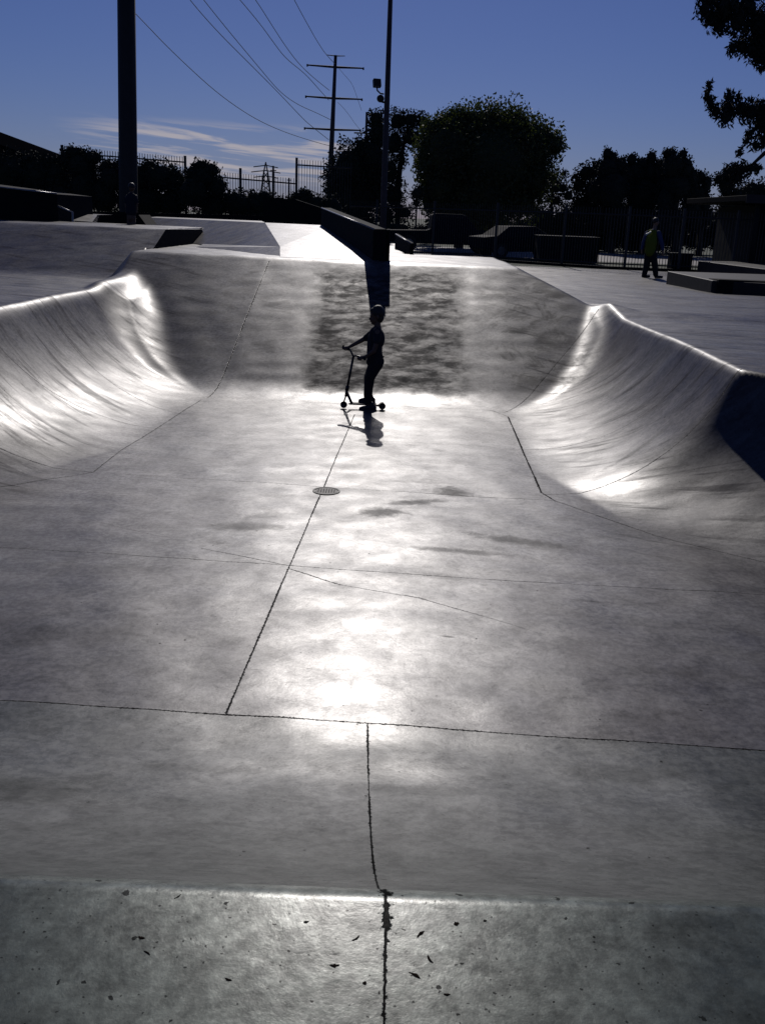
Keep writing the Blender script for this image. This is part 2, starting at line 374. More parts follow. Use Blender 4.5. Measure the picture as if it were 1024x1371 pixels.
def wob(x, y):
    r = np.random.RandomState(3); z = 0
    for k in range(14):
        a = r.uniform(0, 2*pi); f_ = r.uniform(.5, 3.0)
        z = z + .0016/f_**.5*np.sin((x*math.cos(a)+y*math.sin(a))*f_*2+r.uniform(0, 6))
    for k in range(16):
        a = r.uniform(0, 2*pi); f_ = r.uniform(4, 11)
        z = z + .0030/f_*np.sin((x*math.cos(a)+y*math.sin(a))*f_*2+r.uniform(0, 6))
    return z
def sheet(name, xs, ys, fn, m):
    XX, YY = np.meshgrid(xs, ys); ZZ = fn(XX, YY)
    nx, ny = len(xs), len(ys); co = np.stack([XX, YY, ZZ], -1).reshape(-1, 3).astype(np.float32)
    i = (np.arange(ny-1)[:, None]*nx+np.arange(nx-1)[None, :]).ravel()
    q = np.stack([i, i+1, i+nx+1, i+nx], 1).astype(np.int32)
    return npmesh(name, co, q, m, True)
def npmesh(name, co, quads, m, smooth=False, parent=None):
    me = bpy.data.meshes.new(name); me.vertices.add(len(co)); me.vertices.foreach_set('co', np.ascontiguousarray(co, dtype=np.float32).ravel())
    k = quads.shape[1]; me.loops.add(quads.size); me.polygons.add(len(quads))
    me.loops.foreach_set('vertex_index', quads.ravel().astype(np.int32))
    me.polygons.foreach_set('loop_start', (np.arange(len(quads))*k).astype(np.int32))
    me.polygons.foreach_set('loop_total', np.full(len(quads), k, np.int32))
    me.update(calc_edges=True); me.validate()
    if smooth: me.polygons.foreach_set('use_smooth', np.ones(len(quads), bool))
    me.materials.append(m); o = bpy.data.objects.new(name, me); return link(o, parent)
def bowl_z(x, y):
    t_ = terrain(x, y); k = np.clip((y-2.1)/.5, 0, 1); return t_+wob(x, y)*k
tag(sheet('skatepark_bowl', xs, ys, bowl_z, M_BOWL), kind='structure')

xd = np.array(seg(-14, -2, .5)+seg(-2, 2, .05)+seg(2, 14.1, .5))
tag(sheet('near_deck', xd, yd, lambda x, y: terrain(x, y), M_DECK), kind='structure')

# ground outside the skatepark, one sheet with the park cut out
M_ASPH = mat('asphalt', (.05, .05, .052), .8, .25, 3, .3)
M_GRASS = mat('grass_ground', (.035, .05, .02), .9, .4, 2, .3)
g = MB(); a, b_, c_, d_ = -14.0, 14.0, -6.0, 34.6; B = 3000
for (x0, x1, y0, y1) in ((-B, a, -B, B), (b_, B, -B, B), (a, b_, -B, c_), (a, b_, d_, B)):
    g.add([(x0, y0, .9), (x1, y0, .9), (x1, y1, .9), (x0, y1, .9)], [(0, 1, 2, 3)])
tag(g.build('ground', M_GRASS), kind='structure')
M_ROAD = mat('pale_road', (.17, .155, .15), .75, .12, 2, .2)
g = MB(); g.add([(-20, 47, .906), (120, 42, .906), (120, 56, .906), (-20, 61, .906)], [(0, 1, 2, 3)])
tag(g.build('road', M_ROAD), kind='structure')
g = MB(); g.add([(14.0, -4, .904), (40, -4, .904), (40, 36, .904), (14.0, 36, .904)], [(0, 1, 2, 3)])
g.add([(2, 34.6, .904), (34, 34.6, .904), (34, 38, .904), (2, 38, .904)], [(0, 1, 2, 3)])
tag(g.build('pavement', M_PLAIN), kind='structure')

# ------------------------------------------------------------------ raised banks behind the bowl (solid concrete)
def solid(name, polys, base, m=M_PLAIN, **kw):
    g = MB()
    for p in polys:
        n = len(p); p = [Vector(q) for q in p]; lo = [Vector((q.x, q.y, base)) for q in p]
        g.add(p+lo, [tuple(range(n))]+[tuple(range(2*n-1, n-1, -1))]+[(i, n+i, n+(i+1) % n, (i+1) % n) for i in range(n)])
    return g.build(name, m)
A_ = G(205, 333, PZ); B_ = at(283, 328, 26.0); D_ = Vector((-4.77, 21.18, 2.081)); C_ = Vector((-4.709, 24.82, 2.04))
M_END_SHADE = mat('end_shade_black', (.010, .010, .0105), .9, .2, 6, .25, spec=.15)  # near-black colour standing in for shade on the bank end
Lb = min((G(0, 340+k, 1.21) for k in range(90)), key=lambda p: abs(PA[0]*p.x+PA[1]*p.y+PA[2]-1.21)); Lt = at(0, 293, 25.5)
ext = (Lt-D_); Lt2 = Lt+ext*1.3; Lb2 = Lb+(Lb-A_)*1.3
M_DARKC = concrete('shaded_bank_concrete', joints=False)
_s = Vector((-1.0, .62, 0)); _s.z = PA[0]*_s.x+PA[1]*_s.y
_s2 = Vector((-1.0, .62, 0)); _q2 = Vector((-.22, .10, 0)); _q2.z = PA[0]*_q2.x+PA[1]*_q2.y; AA, DD = A_+_q2+Vector((0, 0, -.006)), D_+Vector((-.22, .22*PA[0]/PA[1], -.006))
tag(solid('concrete_bank', [[A_+Vector((0, 0, -.004)), D_, DD, AA], [A_+Vector((0, 0, -.004)), B_, C_, D_], [D_, C_, C_+Vector((-1.6, .6, 0)), DD]], 1.0), kind='structure')
wv = Vector((.004, -.001, 0)); tag(MB().prism([A_+wv, B_+wv, C_+wv, D_+wv], (.003, 0, 0)).build('bank_end_shade', M_END_SHADE), kind='structure')  # thin slab painting the shade on the bank's end face
F_ = at(375, 330.3, 19.8); F2 = at(195, 324, 26.5); T_ = at(355, 298, 23.3); _m = (F2-F_).cross(T_-F_); _q = ray(196, 291); TL = Vector((0, 0, CZ))+_q*(_m.dot(F_-Vector((0, 0, CZ)))/_m.dot(_q))
_M = F_.lerp(F2, .5); _N = Vector((_M.x+.1, _M.y-1.3, PZ+.003)); _O = G(378, 343, PZ+.003)
tag(solid('far_concrete_bank', [[_N, _O, F_, _M], [F2, F_, T_, TL], [TL, T_, T_+Vector((-.6, 4, 0)), TL+Vector((-.6, 4, 0))]], 1.0), kind='structure')
El, Er = G(375, 344, PZ+.004), G(507, 350, PZ+.004)
Rl, Rr = at(375, 330, 19.9), at(507, 338.3, 19.4); Tl, Tr = at(355, 298, 26), at(444, 302, 25)
tag(solid('concrete_ramp', [[El, Er, Rr, Rl], [Rl, Rr, Tr, Tl]], 1.0), kind='structure')
S0 = at(80, 294, 27); S1 = at(124, 297, 27); S2 = at(131, 287.5, 28.5); S3 = at(80, 285.5, 28.5)
tag(solid('small_concrete_bank', [[S0, S1, S2, S3], [S3, S2, S2+Vector((0, 2, 0)), S3+Vector((0, 2, 0))]], 1.0), kind='structure')

_w = at(0, 288, 37); _v = at(500, 290, 37)
LW = [(_w.x-8, 37, .8), (_v.x, 37, .8), (_v.x, 37, _v.z-.05), (_w.x-8, 37, _w.z+.1)]  # black strip added to hide bright gaps beneath the shrubs
w0, w1, w2, w3 = at(129, 301, 26.2), at(196, 301, 26.2), at(186, 287.5, 26.2), at(134, 287.5, 26.2)
DW = (w0, w1, w2, w3)
# ------------------------------------------------------------------ ledges beside the far stairs
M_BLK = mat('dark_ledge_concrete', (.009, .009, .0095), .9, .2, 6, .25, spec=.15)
M_STEEL = mat('grey_steel', (.22, .22, .23), .38, .15, 20, 0, .8)
def ledge(name, near_px, far_px, Yn, Yf, wpx, zb, label):
    """sloping ledge: top edge runs from near_px to far_px"""
    pn = at(*near_px, Yn); pf = at(*far_px, Yf); wn = wpx/FP*Yn
    g = MB(); c = [pn, pn+Vector((wn, 0, .004)), pf+Vector((wn, 0, .004)), pf]
    d = [Vector((q.x, q.y, zb)) for q in c]
    g.add(c+d, [(0, 1, 2, 3), (7, 6, 5, 4), (0, 4, 5, 1), (1, 5, 6, 2), (2, 6, 7, 3), (3, 7, 4, 0)])
    r = empty(name, (pn.x, pn.y, zb), label, 'ledge')
    g.build('ledge_body', M_BLK, r, bevel=.012)
    e = MB(); e.tube([pn+Vector((.012, -.004, -.006)), pf+Vector((.012, 0, -.006))], .016, 8); e.build('edge_rail', M_STEEL, r, True)
    return r, pn, wn
r, pn, wn = ledge('sloping_ledge', (500, 306.5), (430, 278), 18.3, 25.3, 17, 1.6, 'tall dark concrete ledge sloping down beside the bright ramp to the far bank')
g = MB(); g.box((pn.x+wn+.03, pn.y+.55, (1.6+pn.z)/2-.002), (.07, .9, pn.z-1.6)); g.build('ledge_shoulder', M_BLK, r, bevel=.01)
tag(MB().prism(LW, (0, .3, 0)).build('low_wall', M_BLK), 'long low black wall added to cover bright gaps under the hedge behind the grey banks, left half', 'wall')
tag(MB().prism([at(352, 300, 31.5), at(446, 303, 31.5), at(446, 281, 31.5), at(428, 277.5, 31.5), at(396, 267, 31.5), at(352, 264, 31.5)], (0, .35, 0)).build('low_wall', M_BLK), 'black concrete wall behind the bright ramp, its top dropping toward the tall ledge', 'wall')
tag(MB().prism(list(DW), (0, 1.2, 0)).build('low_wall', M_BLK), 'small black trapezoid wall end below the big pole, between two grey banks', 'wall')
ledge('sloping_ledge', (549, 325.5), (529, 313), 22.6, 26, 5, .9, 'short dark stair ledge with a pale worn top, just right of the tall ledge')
# vertical ramp box far left
g = MB(); c0 = at(0, 291, 26); c1 = at(77, 291, 26)
top0 = at(2, 251, 26); top1 = at(77, 260, 26)
r = empty('ramp_box', (top1.x-1, 26, .9), 'large black ramp box with a thin bright metal edge along its top, far left', 'skate ramp')
g.prism([(top0.x-3, 26, .9), (top1.x, 26, .9), (top1.x, 26, top1.z), (top0.x-3, 26, top0.z+.28)], (0, 3, 0)); g.build('ramp_body', M_BLK, r)
g = MB(); g.tube([(top0.x-.1, 25.98, top0.z+.01), (top1.x, 25.98, top1.z+.01)], .022, 8); g.build('coping', M_STEEL, r, True)
g = MB(); a_ = at(78, 276, 26); b2 = at(97, 284, 26); g.tube([a_, b2, b2+Vector((0, 0, -1.2))], .03, 8); g.build('side_rail', M_STEEL, r, True)

M_DK = mat('dark_grey_concrete', (.02, .019, .019), .6, .25, 5, .2, spec=.25)
# low ledges on the right
def block(name, pts, zb, label, m=M_PLAIN, cap=None):
    g = MB(); n = len(pts); p = [Vector(q) for q in pts]; lo = [Vector((q.x, q.y, zb)) for q in p]
    g.add(p+lo, [tuple(range(n)), tuple(range(2*n-1, n-1, -1))]+[(i, n+i, n+(i+1) % n, (i+1) % n) for i in range(n)])
    o = g.build(name, m, bevel=.02); return tag(o, label, 'ledge')
zt = 1.28
p1 = G(893, 363, zt); p2 = G(953, 375.5, zt); p3 = G(1026, 378, zt)
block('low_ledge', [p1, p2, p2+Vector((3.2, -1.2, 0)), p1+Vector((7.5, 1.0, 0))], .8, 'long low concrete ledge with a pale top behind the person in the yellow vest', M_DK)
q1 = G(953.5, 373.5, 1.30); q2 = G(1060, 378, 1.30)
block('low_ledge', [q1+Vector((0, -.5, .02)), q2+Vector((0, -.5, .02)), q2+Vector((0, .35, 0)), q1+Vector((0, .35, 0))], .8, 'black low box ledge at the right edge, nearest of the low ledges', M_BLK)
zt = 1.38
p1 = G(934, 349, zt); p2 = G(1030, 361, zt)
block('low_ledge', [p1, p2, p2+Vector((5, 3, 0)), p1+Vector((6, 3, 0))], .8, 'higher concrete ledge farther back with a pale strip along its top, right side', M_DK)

# drain cover in the floor
M_IRON = mat('cast_iron', (.05, .047, .045), .6, .3, 30, .3, .1, spec=.3)
dc = G(437, 657, 0); dz = float(bowl_z(np.array([dc.x]), np.array([dc.y]))[0])
r = empty('drain_cover', (dc.x, dc.y, dz), 'small round metal drain cover set in the floor joint in front of the child', 'drain cover')
g = MB(); g.tube([(dc.x, dc.y, dz-.02), (dc.x, dc.y, dz+.006)], .105, 32); g.build('cover_plate', M_IRON, r)
g = MB(); n = 40; v = []
for k in range(n):
    for (rr, zz) in ((.112, -.02), (.112, .008), (.13, .008), (.13, -.02)): v.append((dc.x+rr*cos(2*pi*k/n), dc.y+rr*sin(2*pi*k/n), dz+zz))
g.add(v, [(k*4+j, k*4+(j+1) % 4, ((k+1) % n)*4+(j+1) % 4, ((k+1) % n)*4+j) for k in range(n) for j in range(4)]); g.build('cover_frame', M_IRON, r)
g = MB()
for k in range(-3, 4): g.box((dc.x+k*.025, dc.y, dz+.0065), (.008, .14-.01*abs(k), .003))
g.build('cover_slots', mat('slot_black', (.01, .01, .01), .9), r)

# dry leaves and bits on the near deck
M_LEAF = mat('dry_leaf', (.02, .015, .011), 1.0, spec=0)
leafspec = [(555, 1306, .030, .011, -.6, 'curled brown dry leaf, largest one on the near deck right of the crack'), (576, 1284, .022, .005, -1.1, 'thin dark dry leaf upright of the largest leaf near the crack'),
 (563, 1251, .026, .006, .9, 'pale brown sliver of leaf by the worn lip right of the crack'), (476, 1256, .022, .004, .8, 'dark thin twig on the bright patch left of the crack'),
 (598, 1331, .012, .005, 0, 'tiny dark scrap below the leaves on the right of the crack'), (611, 1237, .012, .010, .4, 'round dark scrap on the lip right of the crack'),
 (649, 1233, .009, .006, .2, 'small dark crumb farther right along the lip'), (410, 1234, .014, .006, .2, 'flat dark scrap near the lip left of the bright patch'),
 (190, 1255, .018, .007, -.3, 'brown leaf scrap on the left part of the near deck'), (197, 1276, .018, .004, -.6, 'thin brown stem on the left part of the near deck'),
 (448, 1292, .022, .010, .1, 'crumpled grey leaf skeleton on the near deck left of the crack'), (238, 1200, .018, .003, .9, 'short dark twig lying across the lip at the left'),
 (306, 1311, .016, .007, -.4, 'small brown leaf low on the near deck, left side'), (488, 1316, .010, .008, .5, 'dark crumb near the bottom beside the crack')]
for (px, py, ln, wd, rz, lab) in leafspec:
    p = G(px, py, 1.0); r_ = random.Random(px); ln *= r_.uniform(.42, .6); wd *= r_.uniform(.35, .5)
    up = []; n = 7
    for i in range(n):
        t = i/(n-1); ww = wd*sin(pi*min(max(t**(.7+.6*r_.random()), .04), .96))**.7*(1+.45*r_.uniform(-1, 1)); bend = .25*ln*sin(pi*t)*(.5 if px % 2 else -.9); zc = .0011+.0009*sin(pi*t)*r_.uniform(.3, 1.2)
        for s_ in (-1, 0, 1): up.append(((t-.5)*2*ln, s_*ww*r_.uniform(.7, 1.2)+bend, zc-(.0005 if s_ else 0)))
    c, s_ = cos(rz), sin(rz); v = [(p.x+x*c-y*s_, p.y+x*s_+y*c, 1.0+z) for x, y, z in up]
    v += [(x, y, z-.0006) for x, y, z in v]
    f = []; m_ = 3*n
    for i in range(n-1):
        for j in range(2):
            q = (i*3+j, i*3+j+1, i*3+j+4, i*3+j+3); f += [q, tuple(k+m_ for k in q[::-1])]
    for i in range(n-1):
        for j in (0, 2): q = (i*3+j, i*3+j+3, i*3+j+3+m_, i*3+j+m_); f.append(q)
    g = MB().add(v, f)
    tag(g.build('dry_leaf', M_LEAF), lab, 'leaf', 'dry leaves and bits on the near deck')

# ------------------------------------------------------------------ people
def remesh(name, caps, ells, m, voxel, parent, smooth_it=2, extra=None):
    """one continuous skin grown round tapered limbs and ellipsoids"""
    g = MB()
    for c in caps:
        pts, rad = c
        # subdivide so tapers are smooth, with rounded ends
        g.tube(pts, list(rad), 14)
        for p, q in zip(pts, rad): g.sph(p, q, 7)
    for c, r, s_ in ells: g.sph(c, r, 10, s_)
    me = bpy.data.meshes.new('t'); me.from_pydata(g.v, [], g.f); o = bpy.data.objects.new('t', me); sc.collection.objects.link(o)
    import bmesh
    bm = bmesh.new(); bm.from_mesh(me); bmesh.ops.recalc_face_normals(bm, faces=bm.faces); bm.to_mesh(me); bm.free()
    md = o.modifiers.new('r', 'REMESH'); md.mode = 'VOXEL'; md.voxel_size = voxel; md.use_smooth_shade = True
    if smooth_it: s2 = o.modifiers.new('s', 'SMOOTH'); s2.iterations = smooth_it; s2.factor = .5
    dg = bpy.context.evaluated_depsgraph_get(); me2 = bpy.data.meshes.new_from_object(o.evaluated_get(dg))
    bpy.data.objects.remove(o); me2.name = name
    off = parent.matrix_basis.translation; me2.transform(Matrix.Translation(-off)); me2.materials.clear(); me2.materials.append(m)
    me2.polygons.foreach_set('use_smooth', [True]*len(me2.polygons))
    o = bpy.data.objects.new(name, me2); return link(o, parent)
M_SKIN = mat('brown_skin', (.10, .055, .035), .6); M_HAIR = mat('black_hair', (.012, .010, .010), .55, .3, 60, .4)
M_SHIRT = mat('navy_tshirt', (.012, .013, .018), .9, .2, 30, .3); M_PANTS = mat('black_trousers', (.012, .012, .014), .92, .2, 30, .3)
M_SHOE = mat('black_shoe', (.02, .02, .022), .6); M_SOLE = mat('shoe_sole', (.06, .06, .06), .7)
KY = 13.0
def kp(zx, zy, dy=0.0):      # point from the enlarged crop of the child
    return at(420+zx/5.964, 390+zy/5.964, KY+dy)
fz = float(bowl_z(np.array([-.3]), np.array([KY]))[0])
kid = empty('person', (-.31, KY, fz), 'child in dark t-shirt and trousers holding a kick scooter, seen side on in the bowl', 'person')
N_, F__ = -.085, .085       # nearer / farther side of the body
caps = [
 ([kp(505, 560), kp(500, 480), kp(497, 400), kp(500, 330), kp(510, 290)], (.085, .08, .088, .085, .05)),
 ([kp(508, 300), kp(508, 235)], (.045, .042)),
 ([kp(500, 315, N_-.01), kp(500, 315, F__+.01)], (.05, .05)),
 # far arm reaching forward to the raised grip
 ([kp(480, 325, .12), kp(395, 385, .13), kp(300, 436, .11), kp(272, 452, .10)], (.042, .032, .023, .019)),
 # near arm: elbow back, forearm forward to the low grip
 ([kp(508, 325, -.125), kp(500, 420, -.17), kp(480, 478, -.17), kp(420, 520, -.14), kp(398, 531, -.12)], (.042, .034, .032, .022, .019)),
 # far leg on the deck, near leg on the floor
 ([kp(490, 565, .06), kp(432, 690, .07), kp(425, 800, .07), kp(420, 868, .07)], (.075, .055, .04, .03)),
 ([kp(500, 570, -.07), kp(445, 690, -.09), kp(445, 800, -.10), kp(440, 905, -.10)], (.08, .058, .042, .031)),
]
ells = [
 (kp(507, 178), .088, (1.02, .86, 1.18)), (kp(490, 215), .066, (1.0, .85, 1.15)), (kp(476, 252), .030, (1.0, 1.0, .8)),
 (kp(449, 219), .014, (1.1, .8, 1.3)), (kp(456, 239), .013, (1, 1.6, .8)), (kp(458, 196), .022, (.8, 2.0, .6)),
 (kp(512, 205, -.080), .020, (.8, .4, 1.3)), (kp(512, 205, .080), .020, (.8, .4, 1.3)),
]
def hand(wrist, tip, grip_dir, n=4, s=1.0):
    """palm and four curled fingers plus thumb closing round a bar along grip_dir"""
    wrist = Vector(wrist); tip = Vector(tip); g_ = Vector(grip_dir).normalized(); f_ = (tip-wrist).normalized()
    dn = f_.cross(g_).normalized()
    if dn.z > 0: dn = -dn
    cs = [([wrist, wrist+f_*.03*s], (.019*s, .022*s))]
    palm = wrist+f_*.045*s
    cs.append(([palm-g_*.022*s, palm+g_*.022*s], (.015*s, .014*s)))
    for i, l in enumerate((.9, 1.0, .97, .8)):
        b = palm+g_*(-.026+.0173*i)*s+f_*.008*s
        cs.append(([b, b+f_*.022*l*s-dn*.002, b+f_*.030*l*s+dn*.020*l*s, b+f_*.012*s+dn*.034*l*s], (.0085*s, .008*s, .0075*s, .0065*s)))
    b = palm-g_*.026*s-f_*.014*s
    cs.append(([b, b-g_*.010*s+dn*.018*s, b+f_*.016*s+dn*.030*s+g_*.004], (.010*s, .009*s, .0075*s)))
    return cs
stem = kp(318, 512, -.01)
gl0, gl1 = kp(292, 470, .07), kp(238, 440, .14); gr0, gr1 = kp(372, 522, -.09), kp(408, 540, -.16)
caps += hand(kp(280, 446, .10), kp(250, 452, .108), gl1-gl0); caps += hand(kp(402, 526, -.125), kp(375, 532, -.118), gr1-gr0)
remesh('body', caps, ells, M_SKIN, .006, kid, 2)
# hair cap
remesh('hair', [], [(kp(511, 170), .089, (1.04, .94, 1.12)), (kp(526, 206), .066, (.9, 1.0, 1.2)), (kp(478, 152), .045, (1.1, 1.3, .8))]+[(kp(550, 200, .02), .020, (1, 1, 1.3)), (kp(543, 232, -.02), .017, (1, 1.5, 1.3)), (kp(464, 158, .01), .014, (1, 1.6, 1)), (kp(525, 118, .02), .018, (1.6, 1.5, .7))], M_HAIR, .008, kid, 2)
# t-shirt with short sleeves
remesh('tshirt', [([kp(482, 548), kp(482, 480), kp(486, 400), kp(498, 335), kp(505, 300)], (.098, .100, .100, .092, .055)),
 ([kp(488, 545, -.05), kp(492, 330, -.06)], (.085, .08)), ([kp(488, 545, .05), kp(492, 330, .06)], (.085, .08)),
 ([kp(485, 322, .10), kp(420, 372, .125)], (.056, .047)), ([kp(508, 322, -.10), kp(504, 400, -.165)], (.058, .048)),
 ([kp(535, 540), kp(562, 516)], (.03, .006))], [(kp(520, 380), .09, (.9, 1.4, 1.5))], M_SHIRT, .008, kid, 3)
remesh('trousers', [([kp(500, 520, .05), kp(492, 575, .06), kp(440, 685, .07), kp(430, 770, .07), kp(424, 840, .07)], (.09, .092, .068, .05, .046)),
 ([kp(500, 520, -.05), kp(500, 580, -.07), kp(447, 690, -.09), kp(442, 780, -.10), kp(438, 882, -.10)], (.09, .095, .070, .052, .045)),
 ([kp(522, 560, -.05), kp(522, 560, .05)], (.07, .07)), ([kp(470, 560, -.05), kp(465, 560, .05)], (.08, .08))], [], M_PANTS, .008, kid, 3)
def shoe(zx, zy, dy, zg):
    a0 = kp(zx+60, zy, dy); a0.z = zg
    r = Vector((a0.x, a0.y, zg))
    remesh('shoe', [([r+Vector((.055, 0, .040)), r+Vector((-.02, 0, .040)), r+Vector((-.09, 0, .032)), r+Vector((-.125, 0, .027))], (.036, .036, .030, .022)),
       ([r+Vector((.035, 0, .05)), r+Vector((.02, 0, .085))], (.036, .038))], [], M_SHOE, .006, kid, 2)
    g = MB(); o = []
    for (x, y) in ((.092, .0), (.085, .028), (.04, .034), (-.03, .036), (-.10, .040), (-.14, .024), (-.148, 0), (-.14, -.024), (-.10, -.04), (-.03, -.036), (.04, -.034), (.085, -.028)): o.append(r+Vector((x, y, .001)))
    g.prism(o, (0, 0, .018)); g.build('shoe_sole', M_SOLE, kid, bevel=.004)
sg = fz
shoe(380, 900, .07, sg+.075); shoe(388, 942, -.11, sg)
# kick scooter
sct = empty('kick_scooter', tuple(kp(400, 915)), 'black two wheeled kick scooter with curved handlebar held by the child', 'scooter')
M_BK = mat('black_paint', (.015, .015, .017), .35); M_RUB = mat('rubber', (.012, .012, .012), .8); M_RIM = mat('wheel_core', (.05, .05, .055), .5)
fw = kp(240, 890, 0); rw = kp(547, 900, 0); wr = .047; fw.z = sg+wr; rw.z = sg+wr
def wheel(c):
    g = MB(); v = []; f = []; n = 24; prof = [(.026, -.011), (.040, -.012), (.0465, -.006), (.047, 0), (.0465, .006), (.040, .012), (.026, .011)]
    for k in range(n):
        for (rr, yy) in prof: v.append((c.x+rr*cos(2*pi*k/n), c.y+yy, c.z+rr*sin(2*pi*k/n)))
    m_ = len(prof); f = [(k*m_+j, k*m_+(j+1) % m_, ((k+1) % n)*m_+(j+1) % m_, ((k+1) % n)*m_+j) for k in range(n) for j in range(m_)]
    w_ = g.add(v, f).build('wheel', M_RUB, sct, True)
    g = MB(); g.tube([c+Vector((0, -.0105, 0)), c+Vector((0, .0105, 0))], .0262, 20); g.build('wheel_core', M_RIM, w_)
    g = MB(); g.tube([c+Vector((0, -.022, 0)), c+Vector((0, .022, 0))], .006, 10); g.build('axle', M_STEEL, sct)
wheel(fw); wheel(rw)
s0 = kp(266, 780, 0)
g = MB(); g.tube([kp(318, 515, 0), s0], .0165, 14); g.build('handlebar_stem', M_BK, sct, True)
g = MB(); g.tube([kp(272, 752, 0), kp(264, 792, 0)], .026, 14); g.build('clamp', M_BK, sct, True)
g = MB(); g.tube([s0, kp(256, 840, 0)], .020, 12)
for sy in (-.019, .019): g.tube([kp(257, 835, sy*.8), Vector((fw.x+.004, KY+sy, fw.z+.05)), Vector((fw.x, KY+sy, fw.z))], (.012, .012, .010), 8)
g.build('fork', M_BK, sct, True)
g = MB(); g.tube([stem+Vector((0, 0, -.02)), kp(330, 514, -.03), kp(352, 518, -.06), gr0, gr1], .0125, 10); g.tube([stem+Vector((0, 0, -.02)), kp(306, 498, .03), kp(298, 482, .05), gl0, gl1], .0125, 10)
g.build('handlebar', M_BK, sct, True)
for a0, b0 in ((gl0, gl1), (gr0, gr1)):
    g = MB(); g.tube([a0.lerp(b0, .1), b0], .0165, 12); g.tube([b0, b0+(b0-a0).normalized()*.006], .021, 12); g.build('grip', M_RUB, sct, True)
dzp = sg+.058
g = MB(); x0 = kp(296, 890).x; x1 = kp(505, 890).x
g.prism([(x0, KY-.055, dzp), (x1, KY-.055, dzp), (x1+.03, KY-.03, dzp), (x1+.03, KY+.03, dzp), (x1, KY+.055, dzp), (x0, KY+.055, dzp), (x0-.03, KY+.02, dzp), (x0-.03, KY-.02, dzp)], (0, 0, .016))
g.build('deck', M_BK, sct, bevel=.004)
g = MB(); g.prism([(x0+.02, KY-.05, dzp+.0165), (x1-.01, KY-.05, dzp+.0165), (x1-.01, KY+.05, dzp+.0165), (x0+.02, KY+.05, dzp+.0165)], (0, 0, .0015)); g.build('grip_tape', M_RUB, sct)
g = MB(); g.tube([kp(264, 805, 0), kp(296, 878, 0), Vector((x0+.02, KY, dzp+.008))], (.02, .02, .018), 12); g.build('down_tube', M_BK, sct, True)
g = MB()
for sy in (-.02, .02): g.box(((x1+rw.x)/2+.01, KY+sy, dzp), (rw.x-x1+.05, .006, .03))
g.build('rear_fork', M_BK, sct)
g = MB(); pts = [Vector((rw.x+(wr+.006)*cos(a), KY, rw.z+(wr+.006)*sin(a))) for a in (2.7, 2.3, 1.9, 1.5, 1.1)]
for i in range(4):
    a0, b0 = pts[i], pts[i+1]; g.add([a0+Vector((0, -.02, 0)), a0+Vector((0, .02, 0)), b0+Vector((0, .02, 0)), b0+Vector((0, -.02, 0)), a0+Vector((0, -.02, .004)), a0+Vector((0, .02, .004)), b0+Vector((0, .02, .004)), b0+Vector((0, -.02, .004))],
          [(0, 1, 2, 3), (7, 6, 5, 4), (0, 4, 5, 1), (2, 6, 7, 3), (1, 5, 6, 2), (3, 7, 4, 0)])
g.build('brake_fender', M_BK, sct)

# person in the yellow safety vest, walking away to the right
VB = G(870, 372, .93); vy = VB.y; vz = .93
vz = float(terrain(np.array([VB.x]), np.array([VB.y]))[0]); VB = G(870, 372, vz); vy = VB.y
vp = empty('person', (VB.x, VB.y, vz), 'adult in yellow-green safety vest, blue sleeves and black trousers standing by the low ledges', 'person')
def q(x, y, dy=0): return at(x, y, vy+dy)
remesh('body', [([q(870, 336), q(872, 322), q(875, 309)], (.15, .16, .08)), ([q(875, 309), q(877, 300)], (.06, .055)),
  ([q(866, 312, .1), q(861, 324, .12), q(858.5, 335, .05)], (.06, .045, .035)), ([q(881, 312, -.12), q(885, 325, -.18), q(887, 338, -.2)], (.06, .045, .035)),
  ([q(867, 338, .05), q(865, 354, .05), q(861.5, 369, .05)], (.10, .075, .05)), ([q(874, 338, -.08), q(876.5, 354, -.08), q(877.5, 369.5, -.08)], (.10, .075, .05))]
  + hand(q(858.5, 335, .05), q(858, 339, .05), (0, 1, 0), s=1.25) + hand(q(887, 337.5, -.2), q(887.5, 341, -.2), (0, 1, 0), s=1.25),
  [(q(878, 297.5), .10, (.9, .9, 1.15)), (q(881.5, 298.5), .02, (1, 1, 1)), (q(878, 298, -.09), .025, (.6, .4, 1.2))], mat('tan_skin', (.22, .13, .09), .6), .014, vp, 2)
remesh('hair', [], [(q(877.3, 295.5), .108, (.95, .98, 1.0))], M_HAIR, .014, vp, 2)
remesh('blue_shirt', [([q(866, 312, .10), q(861, 324, .12), q(859, 333, .06)], (.075, .062, .05)), ([q(881, 312, -.12), q(885, 325, -.18), q(886.5, 334, -.2)], (.085, .07, .052)), ([q(874, 309, -.1), q(874, 309, .1)], (.06, .06))], [], mat('blue_cloth', (.03, .045, .12), .85), .014, vp, 2)
remesh('safety_vest', [([q(870, 337, -.08), q(872, 324, -.09), q(874, 312, -.08)], (.165, .175, .125)), ([q(869, 337, .06), q(870, 324, .07), q(871, 312, .07)], (.165, .17, .125))], [], mat('safety_yellow', (.12, .14, .02), .9, spec=.1), .014, vp, 2)
g = MB(); a0, b0 = q(864, 315.3, -.24), q(871, 311.4, -.24); g.prism([a0, b0, b0+Vector((0, 0, .05)), a0+Vector((0, 0, .05))], (0, .03, 0)); g.build('reflective_band', mat('reflective_tape', (.7, .72, .6), .4), vp)
remesh('trousers', [([q(868, 336, .05), q(865.5, 354, .05), q(862, 367.5, .05)], (.13, .105, .085)), ([q(873, 336, -.08), q(876, 354, -.08), q(877.3, 367.5, -.08)], (.13, .105, .085))], [], M_PANTS, .014, vp, 2)
